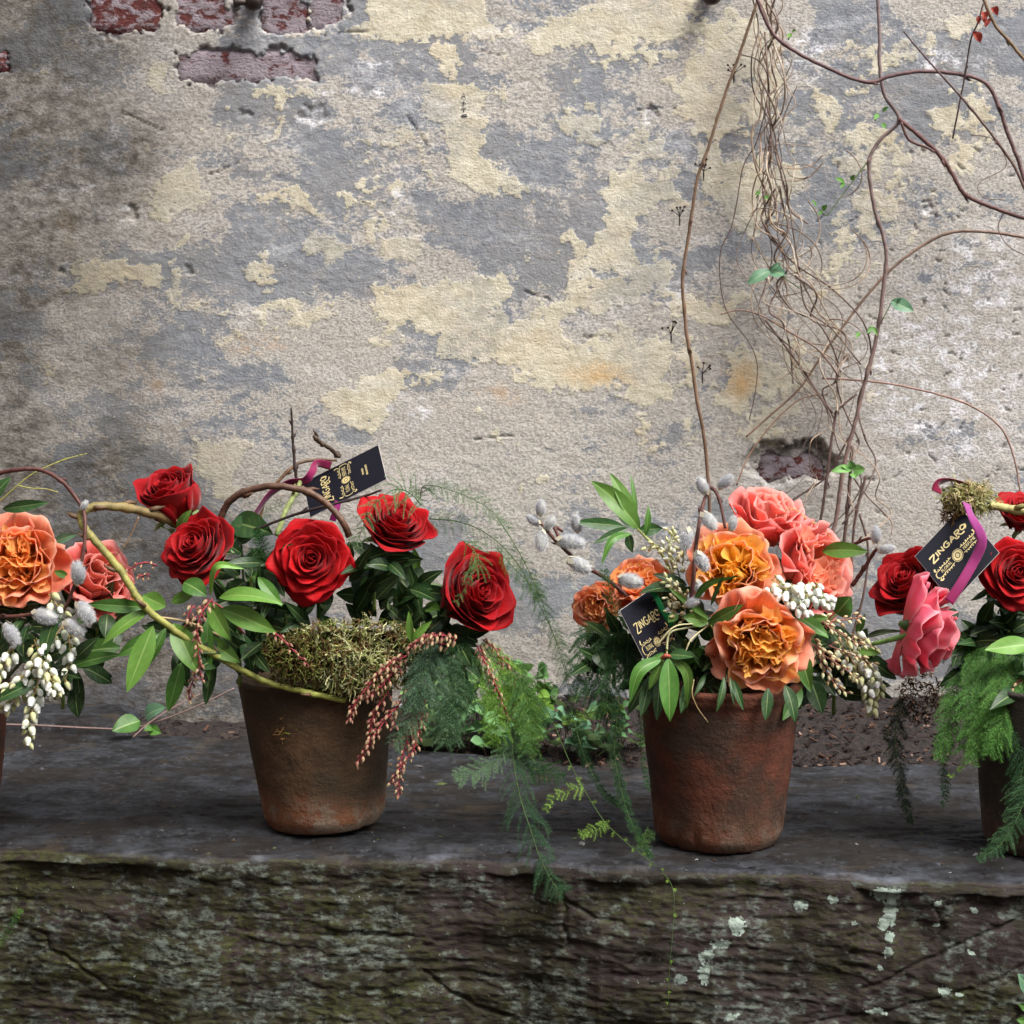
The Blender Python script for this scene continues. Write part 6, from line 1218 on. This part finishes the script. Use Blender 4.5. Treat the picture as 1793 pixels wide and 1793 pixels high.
# fallen bits on the bench
g = Geo(); rs = np.random.RandomState(9)
for k in range(260):
    px, py = rs.uniform(0, 1793), rs.uniform(1290, 1530); p = ground(px, py)
    if not (front_y(p.x)+.015 < p.y < back_y(p.x)-.015): continue
    p.z = bench_z(p.x, p.y)+.0004; l = rs.uniform(.0008, .0035)*(2.2 if rs.rand() < .12 else 1); a_ = rs.uniform(0, 6.28); d = np.array([math.cos(a_), math.sin(a_), 0])*l; q = np.array([-math.sin(a_), math.cos(a_), 0])*l*rs.uniform(.15, .6); n_ = np.array([0, 0, l*.3])
    c = [lin(36, 28, 24), lin(90, 72, 52), lin(120, 120, 118), lin(90, 104, 60), lin(30, 26, 26)][rs.randint(5)]
    p = np.array(p); g.add([p-d, p-q, p+d, p+q, p+n_], [(0, 1, 4), (1, 2, 4), (2, 3, 4), (3, 0, 4)], np.array(c)*rs.uniform(.6, 1.1))
o = g.build('bench_crumbs', M_DRY, smooth=False); tag(o, 'tiny crumbs and dry bits lying on the bench top', 'debris', kind='stuff')

# ------------------------------------------------------------------ vines on the wall
VB, VG, VL = lin(96, 74, 66), lin(112, 98, 96), lin(150, 128, 106)
def vine(label, pts, r0, r1, c0=VB, c1=VB, nodes=(), seed=0, Y=2.54, name='bare_vine', dY=None):
    P3 = [(p[0], p[1], (p[2] if len(p) > 2 else Y)) for p in pts]
    return twig(name, label, 'vine', P3, r0*.78, r1*.78, np.array(c0)*1.25, np.array(c1)*1.25, nodes, 'bare vines on the wall', seed, .3, 8)
vine('long straight brown vine stem left of the tangle', [(1330, -10), (1300, 80), (1275, 150), (1255, 210), (1240, 260), (1222, 310), (1212, 370), (1203, 430), (1195, 490), (1198, 540), (1203, 590), (1212, 640), (1220, 700), (1232, 760), (1240, 840), (1245, 960)], 3.4, 4.2, lin(108, 88, 70), lin(104, 80, 62), (.3, .42, .52, .6, .7), 201, 2.53)
vine('greyish vine stem running down from the upper fork to the pots', [(1536, -20), (1540, 60), (1540, 110), (1548, 165), (1574, 210), (1540, 246), (1522, 282), (1525, 330), (1533, 372), (1546, 412), (1552, 450), (1547, 500), (1540, 560), (1530, 612), (1514, 670), (1500, 730), (1486, 780), (1475, 830), (1465, 900), (1455, 960), (1450, 1100)], 4.0, 5.0, VG, lin(112, 90, 82), (.2, .3, .42, .52, .6, .68), 202, 2.52)
vine('dark vine arching across the upper right of the wall', [(1318, -20), (1345, 45), (1367, 72), (1420, 105), (1512, 143), (1560, 133), (1610, 125), (1680, 130), (1727, 146), (1750, 190), (1765, 235), (1783, 280), (1805, 350)], 4.0, 5.0, lin(84, 60, 60), lin(96, 74, 72), (.18, .36, .6, .75), 203, 2.50)
vine('thick dark vine branch leaving the fork towards the right edge', [(1574, 208), (1612, 240), (1640, 266), (1665, 300), (1686, 336), (1720, 356), (1793, 382), (1870, 402)], 5.2, 4.6, lin(92, 64, 60), lin(88, 60, 56), (.35, .6), 204, 2.51)
vine('short kinked shoot beside the thick right branch', [(1578, 214), (1588, 240), (1600, 250), (1622, 258), (1636, 266)], 3.2, 3.0, lin(84, 58, 54), lin(84, 58, 54), (.4,), 205, 2.50)
vine('dark straight twig slanting down at the upper right', [(1582, 55), (1620, 100), (1665, 150), (1700, 190), (1740, 240), (1775, 290), (1798, 338)], 1.8, 3.6, lin(70, 50, 48), lin(96, 74, 66), (.5, .7), 206, 2.48)
vine('soft brown vine sweeping in an arc from the right edge to the tangle', [(1870, 425), (1793, 415), (1730, 406), (1660, 408), (1600, 440), (1550, 482), (1500, 540), (1440, 622), (1400, 680), (1340, 735), (1306, 765)], 4.2, 2.2, lin(112, 94, 82), lin(124, 100, 84), (.3, .5), 207, 2.555)
vine('thin reddish vine bending down at the right above the card', [(1440, 662), (1525, 668), (1600, 680), (1690, 706), (1750, 746), (1775, 800), (1788, 870)], 2.4, 2.2, lin(122, 92, 80), lin(140, 112, 100), (.5, .75), 208, 2.55)
vine('vine stem in the top right corner', [(1715, -20), (1740, 40), (1765, 70), (1800, 112), (1840, 160)], 3.6, 4.2, lin(104, 84, 60), lin(104, 84, 60), (.5,), 209, 2.50)
vine('thin dark vine curve left of the tangle', [(1296, 95), (1330, 108), (1345, 150), (1328, 240), (1302, 290), (1291, 350), (1280, 400), (1262, 440), (1262, 500), (1275, 550), (1312, 600), (1326, 640), (1322, 690), (1312, 735)], 1.4, 1.2, lin(80, 62, 58), lin(84, 66, 58), (.5,), 210, 2.53)
vine('thin brown tendril crossing below the teal leaf', [(1262, 550), (1295, 543), (1332, 552), (1380, 580), (1432, 612), (1470, 660)], 1.6, 2.2, lin(116, 92, 78), lin(108, 84, 72), (.6,), 211, 2.52)
vine('slender vine shoot leaning from lower left to the base of the tangle', [(1290, 850), (1310, 800), (1350, 745), (1400, 700), (1450, 690)], 1.8, 1.4, lin(140, 112, 92), lin(130, 100, 84), (), 212, 2.55)
vine('bare vine curl near the right edge', [(1700, 236), (1740, 245), (1762, 290), (1715, 320), (1722, 345), (1760, 350)], 1.2, .9, lin(96, 80, 70), lin(120, 100, 84), (), 213, 2.52)
vine('thin vine looping below the thick right branch', [(1757, 372), (1748, 400), (1765, 430), (1800, 450)], 1.2, 1.0, lin(84, 64, 56), lin(90, 70, 60), (), 214, 2.51)
t, _ = twig('seed_pod_twig', 'thin dark twig with dried red seed pods at the upper right', 'twig', [(1722, 5, 2.49), (1712, 40, 2.49), (1700, 70, 2.49), (1688, 140, 2.49), (1668, 243, 2.49)], 1.4, 1.6, lin(70, 46, 44), lin(60, 44, 42), (.7,), None, 215)
rg = np.random.RandomState(77)
for k, (px, py, l) in enumerate([(1703, 58, 26), (1722, 22, 24), (1735, 14, 22), (1730, 34, 20), (1712, 30, 18)]):
    a = rg.uniform(0, 6.28); b_ = (px, py, 2.49); e = (px+math.cos(a)*l*.6, py+l*.7, 2.485)
    V, F, K = leaf_geo(at(*b_), at(*e), m_of(l*.55, 2.49), rg=rg, col=np.array(lin(150, 70, 60)), vein=np.array(lin(170, 90, 70)), fold=1.2, wav=.2, sag=.15)
    obj('seed_pod', V, F, M_DRY, t, col=K, origin=t.location)
# the tangle: many thin strands knotted together
tg = thing('vine_tangle', 'knotted tangle of thin bare vine strands hanging down the wall', 'vine', at(1400, 500, 2.54))
rg = np.random.RandomState(31)
spine = [(1352, -20, 30), (1362, 60, 26), (1362, 150, 20), (1360, 240, 18), (1356, 320, 16), (1358, 400, 24), (1376, 470, 40), (1410, 540, 46), (1442, 610, 38), (1462, 680, 26), (1462, 740, 16), (1462, 800, 30), (1462, 880, 44), (1460, 950, 46), (1458, 1040, 44)]
sy = [s_[1] for s_ in spine]
for k in range(24):
    y0 = rg.choice([-20, -20, -20, 60, 150, 320, 470]); y1 = rg.choice([420, 560, 700, 760, 960, 1040, 1040])
    if y1 <= y0+150: y1 = y0+300
    u = rg.uniform(-1, 1); pts = []; drift = rg.uniform(-.5, .5)
    for yv in np.arange(y0, y1+1, rg.uniform(34, 60)):
        cx = np.interp(yv, sy, [s_[0] for s_ in spine]); sp = np.interp(yv, sy, [s_[2] for s_ in spine]); u = np.clip(u*.9+rg.uniform(-1.2, 1.2), -2.2, 2.2)
        pts.append((cx+u*sp+rg.uniform(-7, 7), yv+rg.uniform(-14, 14), 2.535+rg.uniform(-.025, .02)))
    c = np.array([lin(128, 110, 98), lin(166, 144, 122), lin(108, 90, 80), lin(186, 170, 150)][rg.randint(4)])
    r_ = rg.choice([.8, 1.0, 1.3, 1.9])
    twig('', '', '', pts, r_, r_*.8, c, c*.9, tuple(rg.uniform(.2, .9, 2)), None, 300+k, .4, 6, tg, 'strand')
for k in range(14):                                         # loops and curls
    cx, cy = rg.uniform(1340, 1480), rg.uniform(200, 640); r_ = rg.uniform(22, 55); a0 = rg.uniform(0, 6.28); sp = rg.uniform(2.5, 5)
    pts = [(cx+math.cos(a0+q)*r_*(1+.15*q), cy+math.sin(a0+q)*r_*.9+q*10, 2.53+.006*math.sin(q*3)) for q in np.linspace(0, sp, 7)]
    c = np.array(lin(160, 138, 116))*rg.uniform(.6, 1.05); twig('', '', '', pts, 1.3, .8, c, c, (), None, 340+k, .3, 6, tg, 'strand')
for i, (pts, r_) in enumerate([([(1464, 720, 2.535), (1452, 800, 2.53), (1442, 880, 2.53), (1432, 940, 2.53), (1425, 1040, 2.53)], 2.6), ([(1492, 780, 2.53), (1486, 870, 2.53), (1478, 950, 2.53), (1470, 1060, 2.53)], 3.4), ([(1517, 832, 2.53), (1502, 885, 2.53), (1494, 940, 2.53), (1488, 1060, 2.53)], 2.6), ([(1340, 560, 2.54), (1400, 640, 2.535), (1440, 700, 2.53), (1458, 722, 2.53)], 2.0), ([(1500, 690, 2.53), (1475, 710, 2.53), (1462, 722, 2.53)], 2.0), ([(1505, 900, 2.54), (1520, 960, 2.54), (1512, 1040, 2.54), (1490, 1120, 2.54)], 2.2), ([(1380, 880, 2.55), (1420, 855, 2.55), (1450, 830, 2.545), (1490, 760, 2.54)], 1.8)]):
    twig('', '', '', pts, r_, r_, lin(98, 78, 72), lin(104, 82, 74), (.4, .8), None, 360+i, .4, 7, tg, 'strand')
def leaflets(label, lst, seed, Y=2.52, tone=GREEN, name='vine_shoot', stem=None):
    sprig(name, label, 'vine shoot', [(bx, by, Y, tx, ty, Y-.008, w, tone) for bx, by, tx, ty, w in lst], (lst[0][0], lst[0][1], Y), [([(a, b, Y) for a, b in (stem or [(lst[0][0]-6, lst[0][1]+12), (lst[0][0], lst[0][1])])], 1.2, lin(90, 110, 60))], 'leafy shoots on the vines', seed)
leaflets('pair of blue green leaves on the left of the vine tangle', [(1348, 474, 1308, 498, 22), (1348, 474, 1376, 482, 24), (1348, 474, 1370, 460, 10)], 1, 2.52, TEAL*.8, stem=[(1400, 505), (1375, 488), (1348, 474)])
leaflets('single round green leaf right of the greyish vine', [(1560, 527, 1600, 545, 26), (1572, 529, 1578, 524, 8)], 2, 2.51, TEAL*.75, stem=[(1545, 560), (1558, 535), (1562, 528)])
leaflets('tiny unfolding leaves on a green shoot beside the tangle', [(1478, 320, 1462, 312, 9), (1478, 320, 1472, 330, 8), (1490, 315, 1496, 306, 8)], 3, 2.52, MID*1.2, stem=[(1520, 282), (1480, 335), (1448, 378)])
leaflets('tiny new leaves at the end of the green shoot', [(1430, 362, 1420, 352, 9), (1440, 368, 1448, 358, 9), (1440, 370, 1434, 378, 8)], 4, 2.52, MID*1.2, stem=[(1448, 378), (1440, 372), (1434, 365)])
leaflets('fresh green leaf cluster low on the vine stems', [(1492, 822, 1455, 826, 16), (1492, 822, 1488, 806, 16), (1494, 824, 1515, 822, 20), (1493, 828, 1498, 838, 14), (1490, 822, 1474, 816, 10)], 5, 2.505, np.array(lin(110, 160, 84)))
leaflets('tiny leaves at the lower joint of the greyish vine', [(1528, 572, 1518, 584, 9), (1528, 572, 1536, 588, 8), (1505, 582, 1498, 592, 8)], 6, 2.505, MID)
leaflets('tiny leaves near the upper fork of the vine', [(1538, 200, 1530, 210, 8), (1545, 195, 1556, 188, 8), (1545, 215, 1550, 226, 8)], 7, 2.505, MID*1.3)
leaflets('small bright leaf high in the tangle', [(1386, 58, 1394, 54, 9), (1386, 60, 1378, 66, 8)], 8, 2.52, GREEN)
leaflets('tiny leaf pair at mid height of the tangle', [(1330, 335, 1322, 342, 8), (1345, 342, 1340, 350, 8)], 9, 2.52, MID)
# dry seed heads on fine stalks
for i, (x, y, lab) in enumerate([(1190, 380, 'tiny dry seed head left of the straight vine'), (1285, 130, 'tiny dry seed stalks right of the straight vine top'), (1232, 300, 'fine dry seed stalks on the straight vine at mid height'), (1175, 585, 'dry seed stalks left of the straight vine below mid height'), (1230, 655, 'dry seed stalks right of the straight vine low down')]):
    rg = np.random.RandomState(500+i); t = thing('dry_weed', lab, 'dry weed', at(x, y, 2.54), 'dry weeds on the vines')
    for k in range(5):
        a = rg.uniform(-2.6, -.4); l = rg.uniform(12, 26); e = (x+math.cos(a)*l, y+math.sin(a)*l, 2.53)
        V, F = tube_geo(spline([at(x, y+16, 2.545), at(x, y, 2.54), at(*e)], 6), m_of(.7, 2.5), 4); obj('stalk', V, F, M_DRY, t, col=np.array(lin(70, 54, 48)), origin=t.location)
        V, F = tube_geo([at(e[0], e[1]-2, 2.53), at(e[0], e[1], 2.53), at(e[0], e[1]+2, 2.53)], [.0006, .0018, .0006], 6); obj('seed', V, F, M_DRY, t, col=np.array(lin(48, 34, 30)), origin=t.location)

# ------------------------------------------------------------------ plants growing at the foot of the wall
def groundplant(label, spots, seed, tone, size=(26, 40), Y=2.40, group='low plants at the foot of the wall'):
    rg = np.random.RandomState(seed); lv, st_ = [], []
    for (x, y) in spots+[(x+rg.uniform(-28, 28), y+rg.uniform(-16, 14)) for x, y in spots for q in range(4)]:
        a = rg.uniform(-3.0, -.1); l = rg.uniform(*size); tx, ty = x+math.cos(a)*l*.8, y+math.sin(a)*l*.35-rg.uniform(0, 6)
        yy_ = Y+rg.uniform(-.03, .03)
        lv.append((x, y, yy_, tx, ty, yy_-rg.uniform(.005, .03), l*.95, tone*rg.uniform(.75, 1.2), dict(normal=(rg.uniform(-.3, .3), -.6, 1), shape=.75)))
        st_.append(([(x+rg.uniform(-8, 8), y+22, yy_+.005), (x, y, yy_)], 1.0, lin(90, 70, 60)))
    c = spots[0]; return sprig('ground_plant', label, 'plant', lv, (c[0], c[1]+20, Y), st_, group, seed)
groundplant('blue green clover like plant behind the bench between the two pots', [(930, 1290), (955, 1260), (1010, 1275), (1030, 1290), (1000, 1300), (1040, 1310), (960, 1300), (985, 1265), (1015, 1310), (1035, 1255)], 1, TEAL*.75, (26, 42), 2.36)
groundplant('green ground plant behind the long red buds', [(740, 1310), (770, 1290), (790, 1310), (820, 1290), (845, 1310), (760, 1270), (800, 1265), (830, 1255), (870, 1290), (890, 1310), (780, 1250), (860, 1265)], 2, np.array(lin(96, 138, 92)), (28, 46), 2.38)
groundplant('bright yellow green ground plant under the ferns', [(880, 1240), (910, 1250), (850, 1250), (900, 1270), (930, 1230), (870, 1225), (940, 1255)], 3, np.array(lin(112, 152, 60)), (28, 46), 2.42)
groundplant('pale green leafy plant standing behind the grey green ferns', [(720, 1230), (745, 1200), (770, 1225), (800, 1200), (830, 1215), (755, 1260), (815, 1240)], 4, np.array(lin(110, 146, 84)), (28, 46), 2.45)
groundplant('taller green plant at the wall foot between both main pots', [(900, 1210), (930, 1190), (960, 1220), (980, 1240), (945, 1235), (915, 1180)], 5, np.array(lin(88, 128, 76)), (28, 46), 2.47)
groundplant('dark green low plant close to the left of the warm pot', [(1060, 1290), (1085, 1275), (1105, 1300), (1070, 1310), (1095, 1250)], 6, np.array(lin(66, 104, 66)), (24, 38), 2.36)
sprig('creeping_stem', 'creeping brown stem with round leaves behind the bench at the left', 'creeper', [(245, 1262, 2.44, 196, 1280, 2.42, 38, MID*.9, dict(normal=(0, -.8, .7), shape=.75)), (255, 1255, 2.45, 290, 1238, 2.44, 34, TEAL*.6, dict(normal=(0, -.8, .6), shape=.75)), (262, 1275, 2.44, 282, 1284, 2.43, 20, MID*1.1, dict(shape=.75)), (268, 1272, 2.44, 252, 1280, 2.43, 16, MID)], (250, 1270, 2.45),
      [([(-30, 1268, 2.45), (60, 1270, 2.45), (160, 1275, 2.45), (230, 1275, 2.45), (300, 1255, 2.45), (370, 1225, 2.45), (410, 1205, 2.45)], 2.0, lin(124, 104, 98)), ([(232, 1292, 2.42), (262, 1265, 2.43), (310, 1235, 2.44), (350, 1215, 2.45)], 1.5, lin(130, 108, 100))], None, 41)
sprig('ground_plant', 'small blue green leaf growing at the lower right corner', 'plant', [(1800, 1735, 1.80, 1782, 1705, 1.795, 28, TEAL*.8, dict(shape=.7)), (1805, 1770, 1.80, 1783, 1758, 1.795, 18, MID), (1800, 1790, 1.80, 1780, 1785, 1.795, 16, MID)], (1800, 1760, 1.81), [([(1815, 1800, 1.82), (1805, 1760, 1.805), (1800, 1735, 1.80)], 1.5, lin(90, 110, 60))], 'low plants at the foot of the wall', 42)
fern('small grass tuft in the crack of the bench front at the left', [(-10, 1660, 1.93), (8, 1640, 1.925), (25, 1610, 1.92), (36, 1595, 1.92)], 43, (16, 8), 6, GG, BG, 7, (0, -1, .2), 0, .8, group=None, name='grass_tuft', density=.6)
